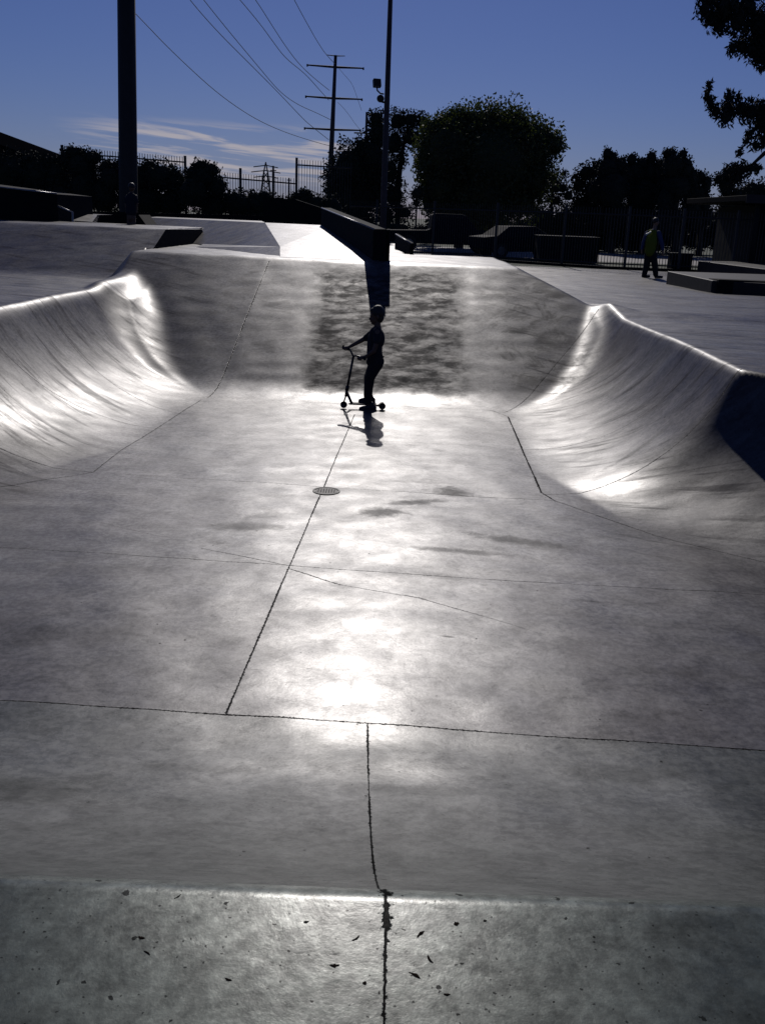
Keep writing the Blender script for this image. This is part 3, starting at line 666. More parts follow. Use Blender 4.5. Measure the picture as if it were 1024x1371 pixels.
for (x, y, dy) in ((864, 371, .05), (881, 372.5, -.08)):
    p = q(x, y, dy); p.z = vz+.05
    remesh('shoe', [([p+Vector((-.10, 0, 0)), p+Vector((.10, .0, -.005))], (.05, .045))], [], M_SHOE, .012, vp, 1)

# child far left by the big pole
cy = 25.5; cz = 1.7
fp_ = empty('person', (at(176, 285, cy).x, cy, cz), 'distant person in a dull blue top beside the big pole, half hidden', 'person')
def q2(x, y, dy=0): return at(x, y, cy+dy)
remesh('body', [([q2(176, 292), q2(176, 275), q2(176.3, 262)], (.11, .11, .07)), ([q2(176.3, 262), q2(176.5, 255)], (.045, .04)), ([q2(170.5, 263), q2(169, 273), q2(170, 281)], (.045, .035, .028)), ([q2(182, 263), q2(184, 273), q2(182.5, 281)], (.045, .035, .028)),
  ([q2(174, 292), q2(173.5, 318)], (.075, .05)), ([q2(178.5, 292), q2(179, 318)], (.075, .05))]+hand(q2(170, 281), q2(170.2, 284), (0, 1, 0))+hand(q2(182.5, 281), q2(182.3, 284), (0, 1, 0)), [(q2(176.5, 251), .085, (.9, 1, 1.15))], M_SKIN, .014, fp_, 2)
remesh('tshirt', [([q2(176, 284), q2(176, 264)], (.135, .12)), ([q2(171.5, 264), q2(169.5, 270)], (.06, .055)), ([q2(181, 264), q2(183, 270)], (.06, .055))], [], mat('dull_blue_cloth', (.018, .022, .035), .9, spec=.1), .014, fp_, 2)
remesh('hair', [], [(q2(176.5, 249.3), .09, (.95, 1.05, 1.0))], M_HAIR, .014, fp_, 2)

# ------------------------------------------------------------------ poles and power line
M_POLE = mat('dark_pole_steel', (.022, .020, .020), .65, .2, 4, 0, .3)
M_POLE2 = mat('brown_pole', (.06, .045, .045), .7, .2, 6, 0, .2)
def P(px, py, Yd): return at(px, py, Yd)
base = P(172, 285, 38); base = Vector((base.x-.04, 38, .9))
r = empty('light_pole', tuple(base), 'massive dark steel pole standing on the left in front of the fence', 'pole')
g = MB(); tp = P(167.3, -220, 38); lo = P(172.5, 285, 38); k = (lo.z-.9)/(tp.z-lo.z); lo2 = lo-(tp-lo)*k
g.tube([lo2, lo, tp], (.36, .343, .294), 24); g.build('pole_shaft', M_POLE, r, True)
g = MB(); g.tube([(lo2.x, lo2.y, .88), (lo2.x, lo2.y, .98)], .48, 24); g.build('base_flange', M_POLE, r)
for k_ in range(6):
    a_ = k_*pi/3; g = MB(); g.tube([(lo2.x+.4*cos(a_), lo2.y+.4*sin(a_), .98), (lo2.x+.4*cos(a_), lo2.y+.4*sin(a_), 1.04)], .022, 8); g.build('anchor_bolt', M_STEEL, r)
# slim floodlight pole with camera gear
Yl = 48; tp = P(524.5, -60, Yl); lo = P(512.5, 305, Yl); k = (lo.z-.9)/(tp.z-lo.z); lo2 = lo-(tp-lo)*k
r = empty('light_pole', (lo2.x, lo2.y, .9), 'slim tall pole with a small floodlight and a round camera, behind the trees at centre', 'pole')
g = MB(); g.tube([lo2, lo, tp], (.17, .155, .095), 16); g.build('pole_shaft', M_POLE2, r, True)
g = MB(); g.tube([lo2, lo2+Vector((0, 0, .08))], .28, 16); g.build('base_flange', M_POLE2, r)
c_ = P(504.6, 111.5, Yl)
fl = MB().box(c_, (.36, .22, .36), .3, 0, -.35).build('floodlight', M_POLE, r, bevel=.03)
MB().box(c_+Vector((-.02, -.12, -.04)), (.28, .02, .26), .3, 0, -.35).build('lens', mat('lamp_glass', (.12, .11, .09), .15), fl)
MB().tube([P(504.6, 116.5, Yl), P(505, 121, Yl), P(509, 125, Yl), P(514, 126, Yl)], .035, 8).build('bracket', M_POLE, r, True)
cb = MB().sph(P(509.3, 132, Yl), .17, 9).build('dome_camera', M_POLE, r, True)
MB().tube([P(509.3, 132, Yl), P(512, 136.5, Yl), P(515, 137, Yl)], .05, 8).build('camera_arm', M_POLE, r, True)
# utility monopole
Yu = 150; tp = P(449.3, 74, Yu); lo = P(444, 195, Yu); k = (lo.z-.9)/(tp.z-lo.z); lo2 = lo-(tp-lo)*k
r = empty('utility_pole', (lo2.x, lo2.y, .9), 'tall steel power line pole with three long crossarms rising above the dark tree', 'utility pole')
g = MB(); g.tube([lo2, lo, tp], (.48, .36, .22), 14); g.build('pole_shaft', M_POLE2, r, True)
for (x0, y0, x1, y1, rr) in ((437, 73.5, 462, 75, .07), (411, 87, 487, 91.5, .14), (409, 129, 485, 133, .14), (407.5, 171.5, 483, 174.5, .14)):
    mx, my = (x0+x1)/2, (y0+y1)/2
    ar = MB().tube([P(x0, y0, Yu), P(mx, my+.6, Yu), P(x1, y1, Yu)], (rr*.7, rr*1.2, rr*.7), 8).build('crossarm', M_POLE2, r, True)
    if rr > .1:
        for xx, yy in ((x0+.5, y0), (x1-.5, y1)):
            MB().tube([P(xx, yy-1.2, Yu), P(xx, yy+2.2, Yu)], .11, 8).build('insulator', M_POLE, ar, True)
# second, farther one
Yv = 230; tp = P(491, 150, Yv); lo = P(489.5, 215, Yv); k = (lo.z-.9)/(tp.z-lo.z); lo2 = lo-(tp-lo)*k
r = empty('utility_pole', (lo2.x, lo2.y, .9), 'farther power line pole, only one crossarm end showing beside the tree top', 'utility pole')
MB().tube([lo2, lo, tp], (.5, .35, .25), 12).build('pole_shaft', M_POLE2, r, True)
MB().tube([P(474, 177.8, Yv), P(491, 178.5, Yv), P(508, 179.5, Yv)], .15, 8).build('crossarm', M_POLE2, r, True)
# conductors
M_WIRE = mat('wire', (.03, .03, .035), .6)
wires = [
 ([(150, -14), (182, 18), (232, 71), (300, 133), (360, 170), (427, 192), (441, 195)], 150, 'lowest sagging wire crossing the sky from the big pole to the pylon'),
 ([(238, -22), (254, 0), (291, 42), (324, 75), (371, 122), (400, 153), (414, 167), (440, 187)], 150, 'wire reaching the lowest crossarm, left of its near twin'),
 ([(256, -22), (273, 0), (305, 40), (345, 88), (375, 124), (400, 141), (424, 151), (442, 160)], 150, 'wire running just above its twin to the middle crossarm'),
 ([(302, -22), (322, 0), (350, 34), (365, 55), (382, 78), (408, 98), (424, 116), (440, 134)], 150, 'wire to the upper left crossarm, left of a close pair'),
 ([(326, -22), (343, 0), (363, 32), (381, 60), (398, 83), (413, 98), (427, 110), (441, 121)], 150, 'wire to the upper left crossarm, right of a close pair'),
 ([(383, -22), (394, 0), (412, 33), (425, 56), (437, 74), (449, 86)], 150, 'single wire running to the tip of the tall power pole'),
 ([(453, 90), (457, 96), (471, 111), (476, 124), (484, 148)], 165, 'short wire right of the tall power pole under its top crossarm'),
 ([(452, 137), (457, 141), (469, 156), (476, 167), (486, 178)], 165, 'short wire right of the tall power pole under its middle crossarm'),
]
for pts, Ye, lab in wires:
    n = len(pts); out = []; Y0 = 62 if Ye == 150 else 150
    ln = [0]
    for a0, b0 in zip(pts, pts[1:]): ln.append(ln[-1]+math.hypot(a0[0]-b0[0], a0[1]-b0[1]))
    for (x, y), l in zip(pts, ln):
        t = l/ln[-1]; Yd = 1/((1-t)/Y0+t/(Ye if Ye == 150 else 228)); out.append(P(x, y, Yd))
    cu = bpy.data.curves.new('power_line', 'CURVE'); cu.dimensions = '3D'; cu.bevel_depth = .026; cu.bevel_resolution = 1
    sp = cu.splines.new('NURBS'); sp.points.add(n-1); sp.order_u = 3; sp.use_endpoint_u = True; sp.resolution_u = 6
    for i, p in enumerate(out): sp.points[i].co = (*p, 1); sp.points[i].radius = .8+.7*i/n
    o = bpy.data.objects.new('power_line', cu); cu.materials.append(M_WIRE); link(o)
    dg = bpy.context.evaluated_depsgraph_get(); me = bpy.data.meshes.new_from_object(o.evaluated_get(dg)); bpy.data.objects.remove(o)
    o = bpy.data.objects.new('power_line', me); link(o); tag(o, lab, 'power line', 'power lines across the sky')
# lattice tower far away
Yt = 420
r = empty('lattice_tower', (P(356, 262, Yt).x, Yt, .9), 'small distant lattice pylon seen through the fence pickets', 'pylon')
g = MB(); zb = .9; tt = P(356, 217, Yt); hw = 3.0
for sx in (-1, 1):
    for sy in (-1, 1): g.tube([(tt.x+sx*hw, Yt+sy*hw, zb), (tt.x+sx*.8, Yt+sy*.8, tt.z-4), (tt.x, Yt, tt.z)], .22, 5)
for i in range(7):
    t = i/7; h0 = zb+(tt.z-4-zb)*t; h1 = zb+(tt.z-4-zb)*(t+1/7); w0 = hw+(.8-hw)*t; w1 = hw+(.8-hw)*(t+1/7)
    for sy in (-1, 1):
        g.tube([(tt.x-w0, Yt+sy*w0, h0), (tt.x+w1, Yt+sy*w1, h1)], .13, 4); g.tube([(tt.x+w0, Yt+sy*w0, h0), (tt.x-w1, Yt+sy*w1, h1)], .13, 4)
g.build('tower_frame', M_POLE, r)
for yy, hw_ in ((224, 5), (231, 6), (238, 5)):
    zz = P(356, yy, Yt).z; MB().tube([(tt.x-hw_, Yt, zz), (tt.x, Yt, zz+.8), (tt.x+hw_, Yt, zz)], .2, 5).build('crossarm', M_POLE, r)
tp = P(366, 222, 260); lo = P(366, 262, 260)
r = empty('utility_pole', (lo.x, 260, .9), 'thin distant pole right of the small lattice pylon', 'utility pole')
MB().tube([(lo.x, 260, .9), tp], (.4, .25), 8).build('pole_shaft', M_POLE2, r, True)
MB().tube([P(362, 228, 260), P(370, 228.3, 260)], .12, 6).build('crossarm', M_POLE2, r, True)
tp = P(387, 238, 260); r = empty('utility_pole', (tp.x, 260, .9), 'short thin distant pole low above the hedge, right of the fence corner', 'utility pole')
MB().tube([(tp.x, 260, .9), tp], (.3, .2), 8).build('pole_shaft', M_POLE2, r, True)
MB().tube([P(384.5, 241, 260), P(389.5, 241.2, 260)], .12, 6).build('crossarm', M_POLE2, r, True)

# ------------------------------------------------------------------ fences
M_FEN = mat('black_fence_metal', (.02, .02, .022), .55)
def fence(x0, y0, x1, y1, Y0, Y1, H, label, sp=.115, post_px=(), top=.22):
    """picket fence panel whose picket tips run from px (x0,y0) to (x1,y1)"""
    a0, b0 = P(x0, y0, Y0), P(x1, y1, Y1); n = max(2, int((b0-a0).length/sp))
    r = empty('fence', (a0.x, a0.y, a0.z-H), label, 'fence', 'black picket fences round the park')
    for i in range(n+1):
        p = a0.lerp(b0, i/n); pass
    # pickets: the 100 nearest the camera as parts, all the panel's pickets are one pattern
    g = MB()
    for i in range(n+1):
        p = a0.lerp(b0, i/n); g.box((p.x, p.y, p.z-H/2), (.022, .022, H))
    g.build('pickets', M_FEN, r)['kind'] = 'stuff'
    u = (b0-a0); ang = math.atan2(u.y, u.x)
    for dz in (top, H-.18):
        rr = MB().tube([a0-Vector((0, .0, dz)), b0-Vector((0, 0, dz))], .03, 6); rr.build('rail', M_FEN, r)
    for x, y in post_px:
        t = (x-x0)/(x1-x0); p = a0.lerp(b0, t)
        pz = P(x, y, p.y).z; pp = MB().box((p.x, p.y, (pz+p.z-H)/2), (.10, .10, pz-(p.z-H)), ang); pp.build('post', M_FEN, r)
    return r
fence(83, 197, 248, 210, 44.5, 44.5, 3.6, 'tall black picket fence stretch left, stepping above the hedge behind the big pole', post_px=((83.5, 194), (165, 201), (248, 208.5)))
fence(248, 226, 397, 239, 44.5, 44.5, 3.1, 'lower black picket fence stretch with sky behind it, between the two taller stretches', post_px=((322, 225), (366, 231)))
fence(397, 213.5, 470, 218, 44.5, 44.5, 3.6, 'tall black picket fence stretch ending at the dark tree left of centre', post_px=((397.3, 211), ))
# perimeter fence behind the park: near end right, far end left
def gfence(X0, Y0, X1, Y1, H, label, npost):
    a0, b0 = Vector((X0, Y0, .9)), Vector((X1, Y1, .9)); n = int((b0-a0).length/.115)
    r = empty('fence', tuple(a0), label, 'fence', 'black picket fences round the park')
    g = MB()
    for i in range(n+1): p = a0.lerp(b0, i/n); g.box((p.x, p.y, .97+H/2), (.02, .02, H-.05))
    g.build('pickets', M_FEN, r)['kind'] = 'stuff'
    for dz in (.2, H-.2): MB().tube([a0+Vector((0, 0, dz)), b0+Vector((0, 0, dz))], .028, 6).build('rail', M_FEN, r)
    for i in range(npost): p = a0.lerp(b0, (i+.5)/npost); MB().box((p.x, p.y, .9+H/2+.06), (.09, .09, H+.12)).build('post', M_FEN, r)
    g = MB(); g.add([a0+Vector((0, -.12, -.1)), b0+Vector((0, -.12, -.1)), b0+Vector((0, .12, -.1)), a0+Vector((0, .12, -.1)), a0+Vector((0, -.12, .1)), b0+Vector((0, -.12, .1)), b0+Vector((0, .12, .1)), a0+Vector((0, .12, .1))],
        [(0, 1, 2, 3), (7, 6, 5, 4), (0, 4, 5, 1), (1, 5, 6, 2), (2, 6, 7, 3), (3, 7, 4, 0)]); g.build('curb_base', M_BLK, r)
gfence(-2, 45.8, 7.9, 38.6, 2.2, 'black picket fence in front of the parked vehicles at centre', 4)
gfence(7.9, 38.6, 16, 38.2, 2.2, 'black picket fence on the right behind the person in the vest', 4)

# ------------------------------------------------------------------ vehicles, container, bin, building
M_NAVY = mat('navy_car_paint', (.005, .007, .014), .8, spec=.08); M_GLS = mat('car_glass', (.006, .007, .009), .3, spec=.2); M_TYRE = mat('tyre', (.015, .015, .015), .85)
def car(x, Y, yaw, prof, wheels, wr_, W, label, cat, name, glass, lights):
    """side profile extruded across its width, with wheels, glass and lamps as parts"""
    r = empty(name, (x, Y, .906), label, cat)
    def T(px, py, pz): c, s_ = cos(yaw), sin(yaw); return Vector((x+px*c-py*s_, Y+px*s_+py*c, .906+pz))
    n = len(prof); g = MB(); v = []
    for sy, ins in ((-1, 0), (1, 0)):
        for (px, pz) in prof: v.append(T(px, sy*(W/2-(.12 if pz > 1.15 else 0)), pz))
    g.add(v, [tuple(range(n)), tuple(range(2*n-1, n-1, -1))]+[(i, n+i, n+(i+1) % n, (i+1) % n) for i in range(n)])
    g.build('car_body', M_NAVY, r, bevel=.04)
    for wx in wheels:
        for sy in (-1, 1):
            wv = MB().tube([T(wx, sy*(W/2-.22), wr_), T(wx, sy*(W/2+.01), wr_)], wr_, 20).build('wheel', M_TYRE, r)
            MB().tube([T(wx, sy*(W/2-.2), wr_), T(wx, sy*(W/2+.02), wr_)], wr_*.58, 14).build('rim', M_STEEL, wv)
    for poly in glass:
        for sy in (-1, 1):
            ps = [T(px, sy*(W/2-.112), pz) for px, pz in poly]; MB().prism(ps, (T(0, sy*.015, 0)-T(0, 0, 0))).build('window', M_GLS, r)
    for (px, pz) in lights:
        for sy in (-1, 1): MB().box(T(px, sy*(W/2-.25), pz), (.08, .3, .16), yaw).build('headlight', mat('lamp_cover', (.5, .5, .5), .1), r, bevel=.02)
    return r
truck = [(-2.8, .5), (-2.85, 1.0), (-.95, 1.05), (-.75, 1.12), (-.70, 1.78), (-.5, 1.85), (.75, 1.85), (.95, 1.78), (1.5, 1.15), (2.6, 1.02), (2.75, .85), (2.78, .5), (2.3, .42), (-2.3, .42)]
car(P(594, 320, 50).x, 50, .05, truck, (-1.8, 1.85), .40, 1.9, 'dark navy pickup truck parked behind the fence left of the round tree trunks', 'pickup truck', 'pickup_truck', [[(-.6, 1.18), (-.55, 1.7), (.1, 1.74), (.1, 1.18)], [(.2, 1.18), (.2, 1.74), (.85, 1.7), (1.3, 1.18)]], [(2.74, .85)])
sedan = [(-2.2, .4), (-2.25, .9), (-1.6, .98), (-1.0, 1.4), (.3, 1.43), (1.1, .98), (2.1, .82), (2.25, .6), (2.2, .35), (-2.0, .3)]
car(P(697, 330, 46).x, 46, .35, sedan, (-1.4, 1.4), .33, 1.75, 'dark blue car behind the fence right of the round tree trunks', 'car', 'parked_car', [[(-1.35, 1.02), (-.95, 1.34), (-.2, 1.36), (-.2, 1.0)], [(-.1, 1.0), (-.1, 1.36), (.3, 1.36), (.95, 1.0)]], [(2.2, .68)])
# storage container
M_BOX = mat('grey_container_paint', (.010, .012, .014), .8, .2, 3, spec=.15)
c = P(757, 340, 43.5); r = empty('storage_container', (c.x, 43.5, .9), 'low dull grey metal container with ribbed sides behind the fence, right of the blue car', 'container')
MB().box((c.x, 43.5, 1.45), (2.5, 1.5, 1.0)).build('container_body', M_BOX, r, bevel=.02)
g = MB()
for i in range(16): g.box((c.x-1.2+i*.16, 42.73, 1.45), (.06, .05, .92))
g.build('ribbed_panel', M_BOX, r)
MB().box((c.x, 43.5, 1.975), (2.6, 1.6, .05)).build('lid', M_BOX, r, bevel=.01)
for sx in (-1, 1): MB().box((c.x+sx*1.0, 43.5, .92), (.15, 1.3, .06)).build('skid', M_BLK, r)
# bin
c = G(908, 362, .93); r = empty('litter_bin', (c.x, c.y, .9), 'dark square litter bin between the person in the vest and the low ledges', 'bin')
MB().box((c.x, c.y, 1.22), (.8, .6, .64)).build('bin_body', M_BLK, r, bevel=.02)
MB().box((c.x, c.y, 1.565), (.86, .66, .05)).build('lid', M_BOX, r, bevel=.01)
for sx in (-1, 1):
    for sy in (-1, 1): MB().box((c.x+sx*.32, c.y+sy*.22, .905), (.06, .06, .03)).build('foot', M_BLK, r)
# park building on the right
M_WALL = mat('dark_building_wall', (.012, .011, .010), .95, .2, 2, .3); M_ROOF = mat('dark_roof', (.01, .01, .011), .95, spec=.1)
e0 = P(966, 267, 40); e1 = P(1090, 275, 36)
r = empty('park_building', (e0.x+3, 41, .9), 'low dark park building with a flat overhanging roof at the right edge', 'building')
zr = e0.z
MB().box((e0.x+7.2, 41.5, .9+(zr-.9)/2-.1), (12, 5, zr-1.1)).build('wall', M_WALL, r)
MB().box((e0.x+7, 41, zr), (14, 7.6, .22)).build('roof', M_ROOF, r, bevel=.02)
MB().box((e0.x+7, 37.17, zr-.02), (14.06, .05, .3)).build('fascia', mat('fascia_paint', (.03, .022, .02), .8), r)
for i in range(5): MB().tube([(e0.x+.6+i*3.1, 37.6, .9), (e0.x+.6+i*3.1, 37.6, zr-.12)], .09, 10).build('post', M_WALL, r, True)
for xx in (3.2, 8.0):
    d_ = MB().box((e0.x+xx, 38.99, 1.95), (1.0, .06, 2.1)).build('door', M_BOX, r); MB().sph((e0.x+xx+.38, 38.93, 1.9), .05, 6).build('handle', M_STEEL, d_)
# far left building roof above the hedge
e0 = P(0, 193, 75); r = empty('far_building', (e0.x, 80, .9), 'dull grey sloping roof of a far building above the hedge, top left', 'building')
e1 = P(42, 203, 75)
MB().prism([(e0.x-14, 75, .9), (e1.x, 75, .9), (e1.x, 75, e1.z-.4), (e0.x-14, 75, e1.z-.4)], (0, 14, 0)).build('wall', M_WALL, r)
MB().prism([(e0.x-14, 74.6, e1.z-.4), (e1.x+.4, 74.6, e1.z-.4), (e0.x-14, 74.6, e0.z+4.5)], (0, 15, 0)).build('roof', mat('grey_roof', (.004, .0045, .006), 1.0, spec=0), r)

# ------------------------------------------------------------------ trees and shrubs
M_BARK = mat('bark', (.035, .028, .022), .95, .3, 8, .5)
M_F1 = mat('dark_foliage', (.018, .024, .014), .95, .35, .8); M_F2 = mat('green_foliage', (.040, .052, .016), .65, .35, .6, trans=.25)
M_F3 = mat('pine_foliage', (.014, .019, .014), .95, .3, 1.2)
def crown(lobes, Yd, depth, leaf, dens, seed, m, parent, needle=False, core=.72, name='crown'):
    if Yd > 30: leaf *= .62
    """lobes: (px, py, rx, ry) outlines at distance Yd; filled with small leaf faces through the volume"""
    rs = np.random.RandomState(seed); V_ = []
    cores = MB()
    for (px, py, rx, ry) in lobes:
        c = P(px, py, Yd); k = Yd/FP*1.02; ax, azz = rx*k, ry*k; ay = min(ax, azz)*depth if depth < 3 else depth
        cy_ = c.y + rs.uniform(-.35, .35)*ay
        n = int(dens*(ax*azz)/(leaf*leaf)*11)
        u = rs.normal(size=(n, 3)); u /= np.linalg.norm(u, axis=1)[:, None]
        rad = np.where(rs.rand(n) < .8, rs.uniform(.62, 1.08, n)**.8, rs.uniform(.3, .9, n))
        # clumped edge: push radius by a smooth function of direction
        ph = rs.uniform(0, 6, 6); lump = 1+.10*np.sin(5*u[:, 0]+ph[0]+3*u[:, 2])+.09*np.sin(7*u[:, 2]+ph[1]+4*u[:, 1])+.06*np.sin(13*u[:, 0]+ph[2])*np.sin(11*u[:, 2]+ph[3])
        cc = np.array([c.x, cy_, c.z])+u*(rad*lump)[:, None]*np.array([ax, ay, azz])
        V_.append(cc)
        if core: cores.sph((c.x, cy_, c.z), core, 6, (ax, ay, azz))
    c = np.concatenate(V_); n = len(c)
    a = rs.normal(size=(n, 3)); a /= np.linalg.norm(a, axis=1)[:, None]
    if needle: a[:, 2] = np.abs(a[:, 2])*.8+.2
    b = rs.normal(size=(n, 3)); b -= a*(a*b).sum(1)[:, None]; b /= np.linalg.norm(b, axis=1)[:, None]
    s1 = leaf*rs.uniform(.6, 1.35, n)[:, None]; s2 = s1*(.28 if needle else .6)
    q = np.stack([c-a*s1, c+b*s2, c+a*s1, c-b*s2], 1).reshape(-1, 3)
    f = np.arange(4*n).reshape(-1, 4)
    if core:
        cv = np.array(cores.v); tri = [(x if len(x) == 4 else (x[0], x[1], x[2], x[2])) for x in cores.f]
        quads = [x for x in cores.f if len(x) == 4]
        # close the poles with the ring above: leave tiny gaps hidden by leaves
        f = np.concatenate([f, np.array(quads)+len(q)]); q = np.concatenate([q, cv])
    return npmesh(name, q, f, m, False, None), n
def tree(name, label, Yd, lobes, trunk, leaf=.16, dens=.5, seed=1, m=M_F1, depth=1.0, needle=False, core=.72, cat='tree', group=None, tr=.2, zg=.9):
    bx = P(trunk[0][0], trunk[0][1], Yd)
    r = empty(name, (bx.x, Yd, zg), label, cat, group)
    o, n = crown(lobes, Yd, depth, leaf, dens, seed, m, r, needle, core); o.parent = r
    o.data.transform(Matrix.Translation(-Vector((bx.x, Yd, zg))))
    g = MB(); pts = [Vector((bx.x, Yd, zg-.1))]+[P(x, y, Yd) for x, y in trunk]
    pts = [p for i, p in enumerate(pts) if i == 0 or p.z > pts[0].z+.3]
    g.tube(pts, [tr*(1.15-.75*i/(len(pts)-1)) for i in range(len(pts))], 10)
    rs = random.Random(seed)
    top = pts[-1]; st = pts[max(0, len(pts)-2)]
    for (px, py, rx, ry) in lobes[:9]:
        e = P(px, py, Yd); s0 = st.lerp(top, rs.uniform(.1, .9)); mid_ = s0.lerp(e, .5)+Vector((rs.uniform(-.2, .2), rs.uniform(-.3, .3), .15))
        if (e-s0).length > .4: g.tube([s0, mid_, e], (tr*.4, tr*.25, tr*.1), 6)
    g.build('trunk', M_BARK, r, True)
    return r
GT = 'trees behind the fence'
tree('shade_tree', 'big rounded dense green tree standing alone right of the slim pole', 60,
 [(655, 222, 76, 72), (600, 205, 42, 46), (705, 200, 46, 44), (640, 172, 46, 32), (680, 170, 42, 28), (720, 190, 34, 26), (596, 250, 38, 44), (710, 240, 34, 34), (640, 262, 62, 42), (575, 205, 20, 40), (588, 172, 20, 16), (612, 158, 22, 14), (742, 192, 14, 13), (620, 285, 45, 24), (690, 272, 36, 24), (578, 262, 18, 28)],
 [(615, 300), (628, 270), (650, 230)], .15, .62, 3, M_F2, 1.0, core=.66, group=GT, tr=.26)
for px, lab in ((637, 'nearer'), ):
    pass
tree('eucalyptus_tree', 'dark bushy tree left of the slim pole, widest low down', 66, [(470, 225, 30, 34), (452, 245, 20, 32), (478, 262, 40, 36), (496, 215, 22, 34), (452, 268, 16, 26), (505, 180, 14, 30), (500, 240, 24, 40), (486, 198, 13, 16), (470, 290, 36, 20), (503, 160, 10, 13)], [(480, 300), (482, 260), (486, 225)], .15, .6, 5, M_F1, 1.0, core=.66, group=GT, tr=.3)
tree('eucalyptus_tree', 'tall airy eucalyptus with lumpy top right behind the slim pole', 72, [(532, 162, 15, 17), (549, 160, 15, 13), (566, 164, 12, 14), (528, 192, 17, 22), (552, 185, 18, 16), (572, 190, 12, 20), (522, 230, 16, 26), (528, 262, 18, 24), (538, 215, 8, 12), (562, 216, 9, 14), (568, 240, 10, 16), (540, 285, 18, 12), (516, 290, 18, 22)], [(532, 300), (534, 240), (540, 195), (548, 170)], .14, .5, 8, M_F1, 1.0, core=.55, group=GT, tr=.22)
tree('small_tree', 'slim young tree with a small head in the gap left of the round tree', 58, [(558, 259, 9, 11), (557, 272, 6, 6)], [(556, 320), (557, 290), (558, 265)], .11, .6, 9, M_F1, 1.0, core=.66, group=GT, tr=.07)
tree('sparse_tree', 'thin see-through tree between the round tree and the right hand clump', 82, [(760, 262, 12, 14), (742, 250, 18, 18), (738, 238, 16, 14), (752, 252, 13, 12), (722, 255, 17, 13), (744, 270, 14, 10), (712, 278, 15, 11), (757, 282, 9, 8), (755, 232, 6, 7), (735, 290, 18, 8)], [(738, 310), (738, 270), (740, 250)], .15, .3, 12, M_F1, 1.0, core=.45, group=GT, tr=.2)
tree('eucalyptus_tree', 'lumpy round topped tree at the left end of the right hand clump', 64, [(787, 232, 18, 15), (775, 248, 12, 14), (795, 255, 22, 22), (785, 285, 24, 22), (770, 236, 6, 6), (802, 226, 12, 12), (775, 275, 12, 18)], [(788, 320), (788, 280), (790, 250)], .15, .5, 14, M_F1, 1.0, core=.6, group=GT, tr=.25)
tree('pine_tree', 'upright dark tree with the sharp left peak of the right hand clump', 62, [(800, 255, 16, 20), (832, 240, 12, 20), (812, 206, 7, 9), (818, 212, 9, 10), (812, 228, 16, 18), (826, 222, 10, 12), (816, 255, 24, 28), (820, 290, 28, 26), (832, 216, 5, 7)], [(817, 330), (818, 280), (818, 235)], .13, .55, 16, M_F3, 1.0, core=.78, group=GT, tr=.25)
tree('pine_tree', 'upright dark tree with twin small tufts in the middle of the clump', 63, [(838, 245, 16, 18), (884, 240, 12, 20), (882, 222, 8, 10), (845, 213, 8, 8), (858, 219, 8, 9), (872, 212, 8, 11), (850, 232, 16, 18), (870, 232, 15, 18), (860, 262, 26, 28), (858, 295, 30, 24), (838, 224, 6, 8)], [(860, 330), (860, 280), (860, 245)], .13, .55, 18, M_F3, 1.0, core=.78, group=GT, tr=.25)
tree('pine_tree', 'tallest dark tree of the right hand clump with two square-topped tufts', 61, [(896, 206, 11, 9), (914, 207, 7, 8), (900, 222, 18, 18), (916, 225, 12, 16), (905, 250, 24, 22), (890, 270, 14, 24), (924, 238, 10, 12), (905, 290, 16, 12), (885, 300, 18, 20)], [(903, 330), (904, 280), (904, 240)], .13, .52, 20, M_F3, 1.0, core=.76, group=GT, tr=.25)
tree('pine_tree', 'shorter dark tree at the right end of the clump', 62, [(922, 255, 14, 20), (925, 280, 16, 20), (936, 238, 12, 11), (945, 246, 8, 12), (934, 262, 14, 18), (944, 272, 8, 16), (930, 295, 16, 16), (948, 290, 8, 14), (925, 232, 6, 7)], [(936, 330), (937, 290), (938, 255)], .13, .5, 22, M_F3, 1.0, core=.76, group=GT, tr=.2)
tree('distant_tree', 'dark tree behind the flat roof at the right edge', 70, [(1010, 258, 26, 18), (1035, 262, 24, 26), (985, 285, 22, 18), (965, 292, 18, 18), (1005, 285, 22, 20)], [(1010, 310), (1010, 280), (1012, 265)], .15, .55, 24, M_F1, 1.0, core=.66, group=GT, tr=.3)
tree('distant_tree', 'tall narrow dark tree right of the sky gap beside the clump', 66, [(972, 248, 12, 22), (962, 240, 7, 10), (975, 275, 14, 22), (985, 262, 10, 10)], [(973, 310), (973, 280), (972, 255)], .14, .55, 26, M_F1, 1.0, core=.66, group=GT, tr=.2)
